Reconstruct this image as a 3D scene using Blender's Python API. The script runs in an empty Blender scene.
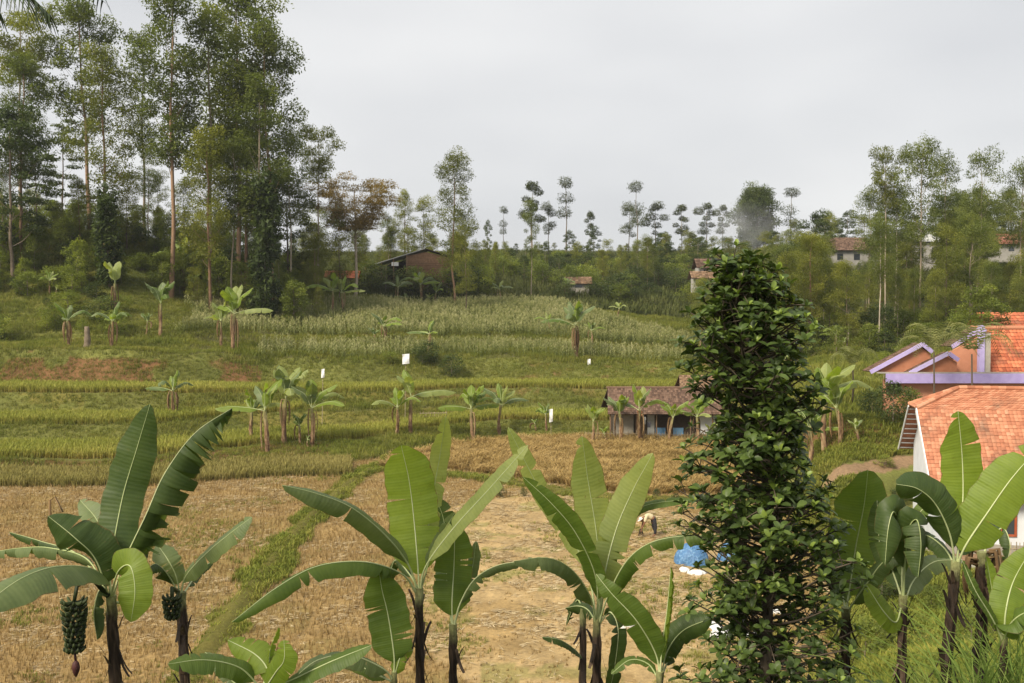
import bpy, math, random
import numpy as np
from mathutils import Vector, Matrix
R = math.radians
SC = bpy.context.scene
COL = SC.collection
HY = 310.0            # picture row of the eye level
F = 1000.0            # focal length in pixels

# ------------------------------------------------------------------ camera
PITCH = math.atan((341.5 - HY) / F)
cd = bpy.data.cameras.new('camera'); cam = bpy.data.objects.new('camera', cd); COL.objects.link(cam)
cd.sensor_width = 36; cd.lens = 36 * F / 1024; cd.clip_end = 5000; cd.clip_start = 0.1
cam.location = (0, 0, 0); cam.rotation_euler = (math.pi / 2 - PITCH, 0, 0)
SC.camera = cam
HAZE = 0.00017
# ------------------------------------------------------------------ sky + sun (overcast)
SUN_EL, SUN_AZ = 42, -135         # azimuth measured from +Y towards +X
w = bpy.data.worlds.new('World'); SC.world = w; w.use_nodes = True
nt = w.node_tree; nt.nodes.clear()
out = nt.nodes.new('ShaderNodeOutputWorld')
sky = nt.nodes.new('ShaderNodeTexSky'); sky.sky_type = 'NISHITA'; sky.sun_disc = False
sky.sun_elevation = R(SUN_EL); sky.sun_rotation = R(SUN_AZ); sky.dust_density = 3
b1 = nt.nodes.new('ShaderNodeBackground'); b1.inputs[1].default_value = 0.10
nt.links.new(sky.outputs[0], b1.inputs[0])
tc = nt.nodes.new('ShaderNodeTexCoord')
mp = nt.nodes.new('ShaderNodeMapping'); mp.inputs['Scale'].default_value = (1, 1, 2.6)
nt.links.new(tc.outputs['Generated'], mp.inputs[0])
nz = nt.nodes.new('ShaderNodeTexNoise'); nz.inputs['Scale'].default_value = 2.2; nz.inputs['Detail'].default_value = 3
nz.inputs['Roughness'].default_value = .45
nt.links.new(mp.outputs[0], nz.inputs['Vector'])
cr = nt.nodes.new('ShaderNodeValToRGB')
cr.color_ramp.elements[0].position = .34; cr.color_ramp.elements[0].color = (.50, .507, .52, 1)
cr.color_ramp.elements[1].position = .66; cr.color_ramp.elements[1].color = (.64, .64, .638, 1)
nt.links.new(nz.outputs[0], cr.inputs[0])
b2 = nt.nodes.new('ShaderNodeBackground'); b2.inputs[1].default_value = 1.0
nt.links.new(cr.outputs[0], b2.inputs[0])
mx = nt.nodes.new('ShaderNodeMixShader'); mx.inputs[0].default_value = .93
nt.links.new(b1.outputs[0], mx.inputs[1]); nt.links.new(b2.outputs[0], mx.inputs[2]); nt.links.new(mx.outputs[0], out.inputs[0])
sd = bpy.data.lights.new('sun', 'SUN'); sun = bpy.data.objects.new('sun', sd); COL.objects.link(sun)
sd.energy = 3.8; sd.angle = R(20); sd.color = (1, .90, .72)
dv = Vector((math.sin(R(SUN_AZ)) * math.cos(R(SUN_EL)), math.cos(R(SUN_AZ)) * math.cos(R(SUN_EL)), math.sin(R(SUN_EL))))
sun.rotation_euler = dv.to_track_quat('Z', 'Y').to_euler()
SC.view_settings.view_transform = 'Standard'; SC.view_settings.look = 'None'; SC.view_settings.exposure = 0.50; SC.view_settings.gamma = 1
SC.view_settings.use_curve_mapping = False
SC.render.engine = 'CYCLES'
SC.cycles.max_bounces = 7; SC.cycles.diffuse_bounces = 3; SC.cycles.transmission_bounces = 5; SC.cycles.glossy_bounces = 2
SC.cycles.transparent_max_bounces = 4; SC.cycles.volume_bounces = 0

# ------------------------------------------------------------------ helpers
cp, sp_ = math.cos(PITCH), math.sin(PITCH)
def P(px, py, D):
    x = (px - 512) / F; v = -(py - 341.5) / F
    y = cp + v * sp_; z = -sp_ + v * cp
    return Vector((x / y * D, D, z / y * D))
def PZ(px, py, z):
    "point at picture position px,py that lies at height z"
    q = P(px, py, 1.0); return q * (z / q.z)

def tag(o, label=None, cat=None, group=None, kind=None):
    if label: o['label'] = label
    if cat: o['category'] = cat
    if group: o['group'] = group
    if kind: o['kind'] = kind
    return o
def empty(name, loc=(0, 0, 0), rz=0, scale=None):
    o = bpy.data.objects.new(name, None); COL.objects.link(o); o.empty_display_size = .3
    o.location = loc; o.rotation_euler = (0, 0, rz)
    if scale: o.scale = scale
    return o
def copy_tree(o, parent=None):
    c = o.copy(); COL.objects.link(c); c.parent = parent
    for ch in o.children: copy_tree(ch, c)
    return c

def mesh(name, V, Fc, mat=None, rnd=None, uv=None, smooth=False, parent=None, extra=None):
    """V (n,3); Fc list of arrays (tris and/or quads); rnd per vertex; uv per vertex"""
    V = np.asarray(V, dtype=np.float32).reshape(-1, 3)
    if not isinstance(Fc, (list, tuple)) or (len(Fc) and np.ndim(Fc[0]) == 1): Fc = [Fc]
    Fc = [np.asarray(f, dtype=np.int32) for f in Fc if len(f)]
    me = bpy.data.meshes.new(name)
    me.vertices.add(len(V)); me.vertices.foreach_set('co', V.ravel())
    idx = np.concatenate([f.ravel() for f in Fc]); n = sum(len(f) for f in Fc)
    tot = np.concatenate([np.full(len(f), f.shape[1], np.int32) for f in Fc])
    st = np.concatenate([[0], np.cumsum(tot)[:-1]]).astype(np.int32)
    me.loops.add(len(idx)); me.loops.foreach_set('vertex_index', idx)
    me.polygons.add(n); me.polygons.foreach_set('loop_start', st)
    me.polygons.foreach_set('use_smooth', np.full(n, bool(smooth)))
    me.update(calc_edges=True)
    if rnd is not None:
        a = me.attributes.new('rnd', 'FLOAT', 'POINT'); a.data.foreach_set('value', np.asarray(rnd, np.float32))
    if extra:
        for k, v in extra.items():
            v = np.asarray(v, np.float32)
            if v.ndim == 1:
                a = me.attributes.new(k, 'FLOAT', 'POINT'); a.data.foreach_set('value', v)
            else:
                a = me.attributes.new(k, 'FLOAT_COLOR', 'POINT'); a.data.foreach_set('color', np.c_[v, np.ones(len(v))].astype(np.float32).ravel())
    if uv is not None:
        l = me.uv_layers.new(name='UVMap'); l.data.foreach_set('uv', np.asarray(uv, np.float32)[idx].ravel())
    if mat: me.materials.append(mat)
    me.validate()
    o = bpy.data.objects.new(name, me); COL.objects.link(o)
    if parent is not None: o.parent = parent
    return o

class MB:
    "collects plain shapes into one mesh"
    def __init__(s): s.v = []; s.t = []; s.q = []; s.r = []; s.n = 0
    def add(s, V, tris=(), quads=(), rnd=None):
        V = np.asarray(V, float).reshape(-1, 3)
        if len(tris): s.t.append(np.asarray(tris, int).reshape(-1, 3) + s.n)
        if len(quads): s.q.append(np.asarray(quads, int).reshape(-1, 4) + s.n)
        if rnd is None: rnd = random.random()
        s.r.append(np.broadcast_to(np.asarray(rnd, float), (len(V),)))
        s.v.append(V); s.n += len(V)
    def box(s, c, d, rz=0, M=None, rnd=None):
        h = np.array(d) / 2
        V = np.array([[x, y, z] for x in (-1, 1) for y in (-1, 1) for z in (-1, 1)]) * h
        if M is not None: V = V @ np.array(M.to_3x3()).T
        ca, sa = math.cos(rz), math.sin(rz)
        V = np.c_[V[:, 0] * ca - V[:, 1] * sa, V[:, 0] * sa + V[:, 1] * ca, V[:, 2]] + np.array(c)
        s.add(V, quads=[(0, 1, 3, 2), (4, 6, 7, 5), (0, 4, 5, 1), (2, 3, 7, 6), (0, 2, 6, 4), (1, 5, 7, 3)], rnd=rnd)
    def beam(s, a, b, w, h, rnd=None, up=(0, 0, 1)):
        a = Vector(a); b = Vector(b); T = (b - a).normalized(); S = T.cross(Vector(up))
        if S.length < 1e-4: S = Vector((1, 0, 0))
        S.normalize(); U = S.cross(T)
        V = [q + S * (w / 2 * i) + U * (h / 2 * j) for q in (a, b) for i, j in ((-1, -1), (1, -1), (1, 1), (-1, 1))]
        s.add([tuple(v) for v in V], quads=[(0, 3, 2, 1), (4, 5, 6, 7), (0, 1, 5, 4), (1, 2, 6, 5), (2, 3, 7, 6), (3, 0, 4, 7)], rnd=rnd)
    def prism(s, poly, dz, rnd=None):
        "poly: list of 3d points (planar), extruded by vector dz"
        n = len(poly); A = [Vector(p) for p in poly]; B = [p + Vector(dz) for p in A]
        V = [tuple(v) for v in A + B]
        q = [(i, (i + 1) % n, n + (i + 1) % n, n + i) for i in range(n)]
        t = []
        for i in range(1, n - 1): t.append((0, i + 1, i)); t.append((n, n + i, n + i + 1))
        s.add(V, tris=t, quads=q, rnd=rnd)
    def tube(s, pts, rad, k=8, rnd=None, cap=True):
        V, Q, Tt = tube_geo(pts, rad, k, cap); s.add(V, quads=Q, tris=Tt, rnd=rnd)
    def build(s, name, mat, parent=None, smooth=False):
        Fc = []
        if s.t: Fc.append(np.concatenate(s.t))
        if s.q: Fc.append(np.concatenate(s.q))
        return mesh(name, np.concatenate(s.v), Fc, mat, rnd=np.concatenate(s.r), smooth=smooth, parent=parent)

def frames(pts):
    pts = np.asarray(pts, float); T = np.gradient(pts, axis=0); T /= np.linalg.norm(T, axis=1)[:, None] + 1e-9
    return pts, T
def tube_geo(pts, rad, k=8, cap=True):
    pts, T = frames(pts); n = len(pts)
    rad = np.broadcast_to(np.asarray(rad, float), (n,)) if np.ndim(rad) < 2 else rad
    ref = np.array([1., 0, 0]) if abs(T[0][0]) < .8 else np.array([0, 1., 0])
    S = np.cross(T, ref); S /= np.linalg.norm(S, axis=1)[:, None]; U = np.cross(S, T)
    a = np.linspace(0, 2 * math.pi, k, endpoint=False)
    V = (pts[:, None, :] + rad[:, None, None] * (np.cos(a)[None, :, None] * S[:, None, :] + np.sin(a)[None, :, None] * U[:, None, :])).reshape(-1, 3)
    i = np.arange(n - 1)[:, None] * k; j = np.arange(k)[None, :]; j2 = (j + 1) % k
    Q = np.stack([i + j, i + j2, i + k + j2, i + k + j], -1).reshape(-1, 4)
    Tt = []
    if cap:
        V = np.vstack([V, pts[0], pts[-1]])
        for q in range(k):
            Tt.append((n * k, (q + 1) % k, q)); Tt.append((n * k + 1, (n - 1) * k + q, (n - 1) * k + (q + 1) % k))
    return V, Q, Tt
def catmull(pts, n):
    p = np.asarray([tuple(q) for q in pts], float)
    if len(p) == 2: return p[0] + (p[1] - p[0]) * np.linspace(0, 1, n)[:, None]
    e = np.vstack([2 * p[0] - p[1], p, 2 * p[-1] - p[-2]])
    seg = np.linalg.norm(np.diff(p, axis=0), axis=1); cum = np.r_[0, np.cumsum(seg)] / seg.sum()
    out = []
    for t in np.linspace(0, 1, n):
        i = min(max(np.searchsorted(cum, t, 'right') - 1, 0), len(p) - 2); u = (t - cum[i]) / (cum[i + 1] - cum[i])
        a, b, c, d = e[i], e[i + 1], e[i + 2], e[i + 3]
        out.append(.5 * (2 * b + (c - a) * u + (2 * a - 5 * b + 4 * c - d) * u * u + (3 * b - a - 3 * c + d) * u ** 3))
    return np.array(out)

# smooth value noise in numpy (2d)
_rs = np.random.RandomState(5); _G = _rs.rand(256, 256)
def vnoise(x, y, s=1.0, seed=0):
    x = np.asarray(x, float) / s + seed * 17.3; y = np.asarray(y, float) / s + seed * 9.1
    xi = np.floor(x).astype(int); yi = np.floor(y).astype(int); fx = x - xi; fy = y - yi
    fx = fx * fx * (3 - 2 * fx); fy = fy * fy * (3 - 2 * fy)
    g = lambda a, b: _G[a % 256, b % 256]
    return (g(xi, yi) * (1 - fx) + g(xi + 1, yi) * fx) * (1 - fy) + (g(xi, yi + 1) * (1 - fx) + g(xi + 1, yi + 1) * fx) * fy
def fbm(x, y, s=1.0, seed=0, o=4):
    r = 0; a = .5; t = 0
    for k in range(o): r = r + a * vnoise(x, y, s / 2 ** k, seed + k * 3); t += a; a *= .5
    return r / t

# ------------------------------------------------------------------ materials
MAT = {}
def newmat(name):
    m = bpy.data.materials.new(name); m.use_nodes = True; t = m.node_tree; t.nodes.clear(); MAT[name] = m
    return m, t, t.nodes.new('ShaderNodeOutputMaterial')
def N(t, kind, **kw):
    n = t.nodes.new(kind)
    for k, v in kw.items(): setattr(n, k, v)
    return n
def L(t, a, b): t.links.new(a, b)
def ramp(t, fac, stops):
    n = N(t, 'ShaderNodeValToRGB'); e = n.color_ramp.elements
    while len(e) < len(stops): e.new(.5)
    for el, (p, c) in zip(e, stops): el.position = p; el.color = (*c, 1)
    if fac is not None: L(t, fac, n.inputs[0])
    return n.outputs[0]
def noise(t, scale, detail=4, vec=None, rough=.55):
    n = N(t, 'ShaderNodeTexNoise'); n.inputs['Scale'].default_value = scale; n.inputs['Detail'].default_value = detail
    n.inputs['Roughness'].default_value = rough
    if vec is not None: L(t, vec, n.inputs['Vector'])
    return n.outputs[0]
def math_(t, op, a, b=None, c=None, clamp=False):
    n = N(t, 'ShaderNodeMath', operation=op, use_clamp=clamp)
    for i, x in enumerate((a, b, c)):
        if x is None: continue
        if isinstance(x, (int, float)): n.inputs[i].default_value = x
        else: L(t, x, n.inputs[i])
    return n.outputs[0]
def mixc(t, fac, a, b, blend='MIX'):
    n = N(t, 'ShaderNodeMixRGB', blend_type=blend)
    for i, x in enumerate((fac, a, b)):
        if isinstance(x, (int, float)): n.inputs[i].default_value = x
        elif isinstance(x, tuple): n.inputs[i].default_value = (*x, 1)
        else: L(t, x, n.inputs[i])
    return n.outputs[0]
def attr(t, name): return N(t, 'ShaderNodeAttribute', attribute_name=name)
def pos(t): return N(t, 'ShaderNodeNewGeometry').outputs['Position']
def objco(t): return N(t, 'ShaderNodeTexCoord').outputs['Object']
def bump(t, h, strength=.4, dist=.02):
    n = N(t, 'ShaderNodeBump'); n.inputs['Strength'].default_value = strength; n.inputs['Distance'].default_value = dist
    L(t, h, n.inputs['Height']); return n.outputs[0]
def prin(t, o, col, rough=.7, spec=.3, normal=None, trans=0.0, tcol=None):
    p = N(t, 'ShaderNodeBsdfPrincipled')
    if isinstance(col, tuple): p.inputs['Base Color'].default_value = (*col, 1)
    else: L(t, col, p.inputs['Base Color'])
    if isinstance(rough, (int, float)): p.inputs['Roughness'].default_value = rough
    else: L(t, rough, p.inputs['Roughness'])
    p.inputs['Specular IOR Level'].default_value = spec
    if normal is not None: L(t, normal, p.inputs['Normal'])
    if trans:
        q = N(t, 'ShaderNodeBsdfTranslucent'); c = tcol if tcol is not None else col
        if isinstance(c, tuple): q.inputs[0].default_value = (*c, 1)
        else: L(t, c, q.inputs[0])
        m = N(t, 'ShaderNodeMixShader'); m.inputs[0].default_value = trans
        L(t, p.outputs[0], m.inputs[1]); L(t, q.outputs[0], m.inputs[2]); L(t, m.outputs[0], o.inputs[0])
    else: L(t, p.outputs[0], o.inputs[0])
    return p

def foliage(name, stops, trans=.3, rough=.6, spec=.25, nscale=.35, objvar=.25, vivid=1.35):
    "leaf colour runs through stops by per-leaf value, large clumps and per-plant variation"
    m, t, o = newmat(name)
    r = attr(t, 'rnd').outputs['Fac']; oi = N(t, 'ShaderNodeObjectInfo').outputs['Random']
    nn = noise(t, nscale, 2, pos(t))
    f = math_(t, 'ADD', math_(t, 'MULTIPLY', r, .45), math_(t, 'MULTIPLY', math_(t, 'SUBTRACT', nn, .3), .95))
    f = math_(t, 'ADD', f, math_(t, 'MULTIPLY', math_(t, 'SUBTRACT', oi, .5), objvar), clamp=True)
    c = ramp(t, f, stops)
    tcn = mixc(t, 1.0, c, (vivid, vivid * 1.05, .7), 'MULTIPLY')
    prin(t, o, c, rough, spec, trans=trans, tcol=tcn)
    return m
def simple(name, stops, scale=6, rough=.8, spec=.2, use_rnd=True, bmp=.3, detail=5, dist=.02, metallic=0, objc=True):
    m, t, o = newmat(name)
    co = objco(t) if objc else pos(t)
    f = noise(t, scale, detail, co)
    h = f
    if use_rnd: f = math_(t, 'ADD', math_(t, 'MULTIPLY', f, .6), math_(t, 'MULTIPLY', attr(t, 'rnd').outputs['Fac'], .4))
    p = prin(t, o, ramp(t, f, stops), rough, spec, bump(t, h, bmp, dist)); p.inputs['Metallic'].default_value = metallic
    return m
# ================================================================== terrain
KP = [-400, 100, 330, 512, 700, 850, 915, 1024, 1500]
KEYS = {   # (distance, height) along rays; same index = same terrace edge
 -400: [(-60,-1.7),(-5,-1.7),(3,-2.7),(12,-7),(26,-10.9),(34,-10.9),(66,-10.9),(67.5,-10.2),(74,-10.1),(77,-8.9),(83,-8.8),(85.5,-7.1),(92,-7.0),(96,-3.8),(104,-3.0),(106,-1.5),(116,3),(125,7),(135,12),(300,20),(450,10),(900,-10)],
 100:  [(-60,-1.7),(-5,-1.7),(3,-2.7),(12,-7),(26,-10.9),(34,-10.9),(66,-10.9),(67.5,-10.2),(74,-10.1),(77,-8.9),(83,-8.8),(85.5,-7.1),(92,-7.0),(96,-3.8),(104,-3.2),(106,-2.2),(116,0.8),(125,5),(135,10.5),(300,17),(450,10),(900,-10)],
 330:  [(-60,-1.7),(-5,-1.7),(3,-2.7),(12,-7),(26,-10.9),(34,-10.9),(71,-10.9),(77,-10.1),(83,-10.0),(86,-8.7),(88.5,-8.5),(91,-7.6),(97,-7.5),(103,-5.0),(112,-4.0),(114,-3.2),(140,0.8),(150,2.6),(165,5),(300,16),(450,10),(900,-10)],
 512:  [(-60,-1.7),(-5,-1.7),(3,-2.7),(12,-7),(26,-10.9),(34,-10.9),(84,-10.9),(88,-9.7),(93,-9.6),(94.5,-8.8),(95.5,-8.5),(97,-7.6),(102,-7.5),(109,-5.2),(120,-4.2),(122,-3.4),(155,1.2),(165,3),(180,5.5),(300,17),(450,10),(900,-10)],
 700:  [(-60,-1.7),(-5,-1.7),(3,-2.7),(12,-6.9),(26,-10.9),(34,-10.9),(88,-10.9),(90,-10.2),(93,-10.1),(94.5,-9.2),(96,-9.0),(98,-7.9),(103,-7.6),(110,-5.8),(118,-5.5),(120,-5),(130,-4.3),(145,-2.5),(190,5.5),(300,17),(450,10),(900,-10)],
 850:  [(-60,-1.7),(-5,-1.7),(3,-2.5),(12,-5.6),(26,-9.8),(34,-10.7),(40,-10.9),(47,-10.0),(52,-8.9),(55,-8.5),(58,-8.0),(60,-6.7),(68,-6.2),(85,-5.2),(95,-4.8),(100,-4.5),(120,-3),(150,1.5),(200,10),(300,19),(450,10),(900,-10)],
 915:  [(-60,-1.7),(-5,-1.7),(3,-2.4),(12,-5.3),(26,-9.1),(34,-10.4),(50,-10.7),(53,-9.7),(55,-8.9),(56.5,-8.5),(59,-8.0),(61,-6.8),(70,-6.2),(85,-5.2),(95,-4.8),(100,-4.5),(120,-3),(150,1.5),(200,11),(300,20),(450,10),(900,-10)],
 1024: [(-60,-1.7),(-5,-1.7),(3,-2.4),(12,-5.2),(26,-9.0),(34,-10.4),(54,-10.7),(56,-9.9),(58,-9.0),(60,-8),(62,-7.2),(64,-6.6),(74,-6.2),(88,-5.2),(96,-4.8),(100,-4.5),(120,-3),(150,2.5),(200,13),(300,22),(450,12),(900,-10)],
}
KEYS[1500] = KEYS[1024]
KA = np.array([KEYS[k] for k in KP], float)      # (cols, keys, 2)
NK = KA.shape[1]
def terr(X, Y):
    "returns height without detail noise, and the terrace coordinate k"
    X = np.asarray(X, float); Y = np.asarray(Y, float); sh = np.broadcast(X, Y).shape
    X = np.broadcast_to(X, sh).ravel(); Y = np.broadcast_to(Y, sh).ravel()
    px = 512 + F * X / np.maximum(Y, 4.0)
    # edges wander a little
    Yw = Y + np.where(Y > 45, (vnoise(X, Y * .35, 9, 2) - .5) * 1.6 + (vnoise(X, Y * .3, 3, 7) - .5) * .5, 0)
    i = np.clip(np.searchsorted(KP, px, 'right') - 1, 0, len(KP) - 2)
    kp = np.array(KP, float); u = np.clip((px - kp[i]) / (kp[i + 1] - kp[i]), 0, 1); u = u * u * (3 - 2 * u)
    A = KA[i] * (1 - u)[:, None, None] + KA[i + 1] * u[:, None, None]       # (n, keys, 2)
    Dk = A[:, :, 0]; Zk = A[:, :, 1]
    j = np.clip((Yw[:, None] >= Dk).sum(1) - 1, 0, NK - 2); r = np.arange(len(j))
    v = np.clip((Yw - Dk[r, j]) / (Dk[r, j + 1] - Dk[r, j]), 0, 1)
    vs = np.where(j >= 15, v, v)
    z = Zk[r, j] * (1 - vs) + Zk[r, j + 1] * vs
    return z.reshape(sh), (j + v).reshape(sh), px.reshape(sh)
def gz(X, Y):
    X = np.asarray(X, float); Y = np.asarray(Y, float)
    z, k, px = terr(X, Y)
    flat = ((k > 5) & (k < 6.0)) | ((k > 7) & (k < 8)) | ((k > 9) & (k < 10)) | ((k > 11) & (k < 12))
    hs = ((px > 895) & (Y > 38) & (Y < 54))
    amp = np.where(hs, .06, np.where((k < 6) & (px < 860), .05, np.where(flat & (px < 760), .10, .42)))
    amp = amp * np.clip((Y - 2) / 8, .15, 1)
    z = z + (fbm(X, Y, 4.0, 1) - .5) * 2 * amp + np.where(Y > 110, (fbm(X, Y, 22, 4) - .5) * 2.2 * np.clip((Y - 110) / 60, 0, 1), 0)
    z = z + (vnoise(X, Y, .45, 12) - .5) * .07
    return z
def gzf(x, y): return float(gz(np.array([x]), np.array([y]))[0])
def ground_at(px, py, lo=8, hi=320):
    "where the sight line of a picture position meets the ground"
    q = P(px, py, 1.0); d = np.linspace(lo, hi, 2400)
    h = gz(q.x * d, d) - q.z * d
    i = np.argmax(h > 0)
    return Vector((q.x * d[i], d[i], float(gz(np.array([q.x * d[i]]), np.array([d[i]]))[0]))) if h[i] > 0 else Vector((q.x * hi, hi, q.z * hi))

def flatxy(px, py, z=-10.9):
    q = PZ(px, py, z); return (q.x, q.y)
def segdist(X, Y, pts):
    d = np.full(np.shape(X), 1e9)
    for (x0, y0), (x1, y1) in zip(pts[:-1], pts[1:]):
        vx, vy = x1 - x0, y1 - y0; t = np.clip(((X - x0) * vx + (Y - y0) * vy) / (vx * vx + vy * vy), 0, 1)
        d = np.minimum(d, np.hypot(X - x0 - t * vx, Y - y0 - t * vy))
    return d
BUND1 = [flatxy(*q) for q in ((185, 683), (215, 640), (250, 590), (285, 545), (318, 512), (352, 482), (372, 470))]
BUND2 = [flatxy(*q) for q in ((372, 470), (430, 474), (500, 482), (560, 492), (620, 499), (700, 500), (790, 498))]
BUND3 = [flatxy(*q) for q in ((372, 470), (395, 455), (470, 443), (600, 436))]
PATH_YARD = [(P(935, 541, 44).x - .2, 44.0), (19.2, 42.0), (19.6, 38.0), (19.2, 34), (17.5, 29), (16.2, 25)]
PATH_UP = [(17.0, 52.8), (19.5, 54.2), (22, 55.5), (26, 57), (36, 60)]
def inpoly(px, py, poly):
    c = np.zeros(np.shape(px), bool); n = len(poly)
    for i in range(n):
        x0, y0 = poly[i]; x1, y1 = poly[(i + 1) % n]
        c ^= ((y0 > py) != (y1 > py)) & (px < (x1 - x0) * (py - y0) / (y1 - y0 + 1e-12) + x0)
    return c
RIPE = [flatxy(*q) for q in ((374, 469), (400, 455), (440, 442), (520, 436), (600, 434), (712, 432), (800, 440), (800, 490), (700, 494), (620, 493), (560, 486), (500, 476), (430, 468))]
def zones(X, Y):
    z, k, px = terr(X, Y)
    d1 = segdist(X, Y, BUND1); d2 = segdist(X, Y, BUND2); d3 = segdist(X, Y, BUND3)
    field = (k < 6) & (Y > 24) & (px < 835 + 40 * (vnoise(X, Y, 6, 3) - .5))
    bund = field & ((d1 < .25 + .95 * vnoise(X, Y, 1.6, 9)) | (d2 < .55 + .5 * vnoise(X, Y, 2, 9)) | (d3 < .5))
    ripe = field & inpoly(X, Y, RIPE) & ~bund
    # threshing ground: bare, trodden
    q = np.array(flatxy(610, 560)); bx = (X - 3.2) / 7.2; by = (Y - 44) / 17
    bare = field & ((bx * bx + by * by) + (fbm(X, Y, 5, 21) - .5) * 1.1 < 1) & (d2 > .9)
    return dict(k=k, px=px, field=field, bund=bund, ripe=ripe, bare=bare, d1=d1, d2=d2)

def ground_colours(X, Y):
    Z = zones(X, Y); k = Z['k']; px = Z['px']
    n1 = fbm(X, Y, 6, 31)[:, None]; n2 = fbm(X, Y, 1.3, 41)[:, None]; n3 = fbm(X, Y, 18, 51)[:, None]
    g1 = np.array([.105, .125, .032]); g2 = np.array([.20, .20, .062]); g3 = np.array([.075, .10, .026])
    grass = g1 * (1 - n2) + g2 * n2; grass = grass * (.65 + .7 * n1)
    c = grass.copy()
    n5 = fbm(X, Y, .55, 71)[:, None]
    soil = np.array([.17, .085, .045]) * (.7 + .6 * n2); straw = np.array([.44, .32, .165]) * (.72 + .56 * n2)
    dry = np.array([.25, .17, .072]) * (.45 + 1.1 * n5)
    def put(mask, col, a=1.0):
        m = (np.asarray(mask, float) * a)[:, None]; c[:] = c * (1 - m) + col * m
    put(Z['field'], dry * .75 + straw * .25)
    put(Z['field'] & (n1[:, 0] > .56), dry * .6 + grass * .5, .5)
    put(Z['bare'], straw * (.62 + .62 * n5))
    put(Z['bare'] & (n1[:, 0] < .42), dry * 1.2, .55)
    put(Z['bare'] & (n2[:, 0] > .62), grass, .6)
    put(Z['bund'], grass * np.array([.75, .66, .6]))
    put(Z['ripe'], dry * .6)
    L_ = px < 800
    # red earth bars at the foot of some risers
    put(L_ & (k > 6) & (k < 6.9) & (px < 330), soil * .75, .85)
    put(L_ & (k > 12.0) & (k < 12.75) & (px < 260) & (n1[:, 0] > .40), soil, .9)
    put(L_ & (k > 12.0) & (k < 13) & (n2[:, 0] > .60) & (n3[:, 0] > .5), soil, .6)
    put(L_ & (k > 10.0) & (k < 11) & (n2[:, 0] > .52) & (px > 350), soil * .8 + grass * .3, .6)
    put(L_ & (k > 8.0) & (k < 11) & (n1[:, 0] > .5), grass * np.array([1.15, .95, .9]), .8)
    for a, b in ((7, 8), (9, 10), (11, 12)): put(L_ & (k > a) & (k < b), np.array([.12, .125, .04]))
    put(L_ & (k > 13) & (k < 16) & (px > 190), np.array([.10, .10, .04]))
    put((k > 16.2) & (k < 22) & (px > 250), np.array([.060, .072, .024]) * (.6 + .9 * n2), .9)
    put((k > 16.5) & (k < 19) & (px <= 250), g3 * (.8 + .5 * n1), .75)
    put((k > 17.2) & (k < 18.6) & (px < 210) & (n1[:, 0] > .58), np.array([.34, .27, .11]), .8)
    # right side
    rr = px > 800
    bank = rr & (k > 9.4) & (k < 11.1) & (Y < 66) & (px < 925)
    put(bank & (n2[:, 0] > .4), soil, .85)
    dp = segdist(X, Y, PATH_UP); put((dp < .45 + .4 * n2[:, 0]), np.array([.25, .17, .105]) * (.8 + .4 * n2))
    dp = segdist(X, Y, PATH_YARD); put((dp < .95 + .3 * n2[:, 0]), np.array([.30, .19, .12]) * (.8 + .4 * n2))
    put(rr & (k > 5.2) & (k < 6.0) & (px > 935) & (Y > 35) & (Y < 44), np.array([.30, .20, .13]) * (.8 + .4 * n2), .6)
    put(rr & (Y < 36) & (px < 905) & (n1[:, 0] > .5) & (Y > 20), dry, .7)
    return np.clip(c, 0, 1)

ys = np.r_[np.arange(-60, -4, 4), np.arange(-4, 30, .5), np.arange(30, 126, .33), np.arange(126, 180, .9), np.arange(180, 320, 3), np.arange(320, 900, 20)]
ts = np.r_[np.linspace(-1.5, -.5, 60)[:-1], np.linspace(-.5, .5, 420), np.linspace(.5, 1.5, 60)[1:]]
gy, gt = np.meshgrid(ys, ts, indexing='ij'); gx = gt * (np.maximum(gy, 0) + 14)
GZ = gz(gx, gy)
hd1 = segdist(gx, gy, BUND1); hd2 = segdist(gx, gy, BUND2)
GZ = GZ + .22 * np.exp(-(np.minimum(hd1, hd2) / .45) ** 2)
ny, nx = gx.shape; ii = np.arange(ny - 1)[:, None] * nx + np.arange(nx - 1)[None, :]
q = np.stack([ii, ii + 1, ii + nx + 1, ii + nx], -1).reshape(-1, 4)
m, t, o = newmat('ground')
ca = attr(t, 'zone').outputs['Color']; nn = noise(t, 5.5, 6, pos(t), .7); n2 = noise(t, 38, 3, pos(t), .6)
v = math_(t, 'ADD', math_(t, 'MULTIPLY', nn, 1.0), math_(t, 'MULTIPLY', n2, .55))
cc = mixc(t, 1.0, ca, ramp(t, math_(t, 'MULTIPLY', v, .72), [(.3, (.5, .5, .48)), (.62, (1.15, 1.12, 1.05)), (.8, (1.5, 1.4, 1.25))]), 'MULTIPLY')
prin(t, o, cc, .95, .1, bump(t, v, .8, .06))
ground = mesh('ground', np.c_[gx.ravel(), gy.ravel(), GZ.ravel()], [q], m, smooth=True, extra={'zone': ground_colours(gx.ravel(), gy.ravel())})
tag(ground, kind='structure')

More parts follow.
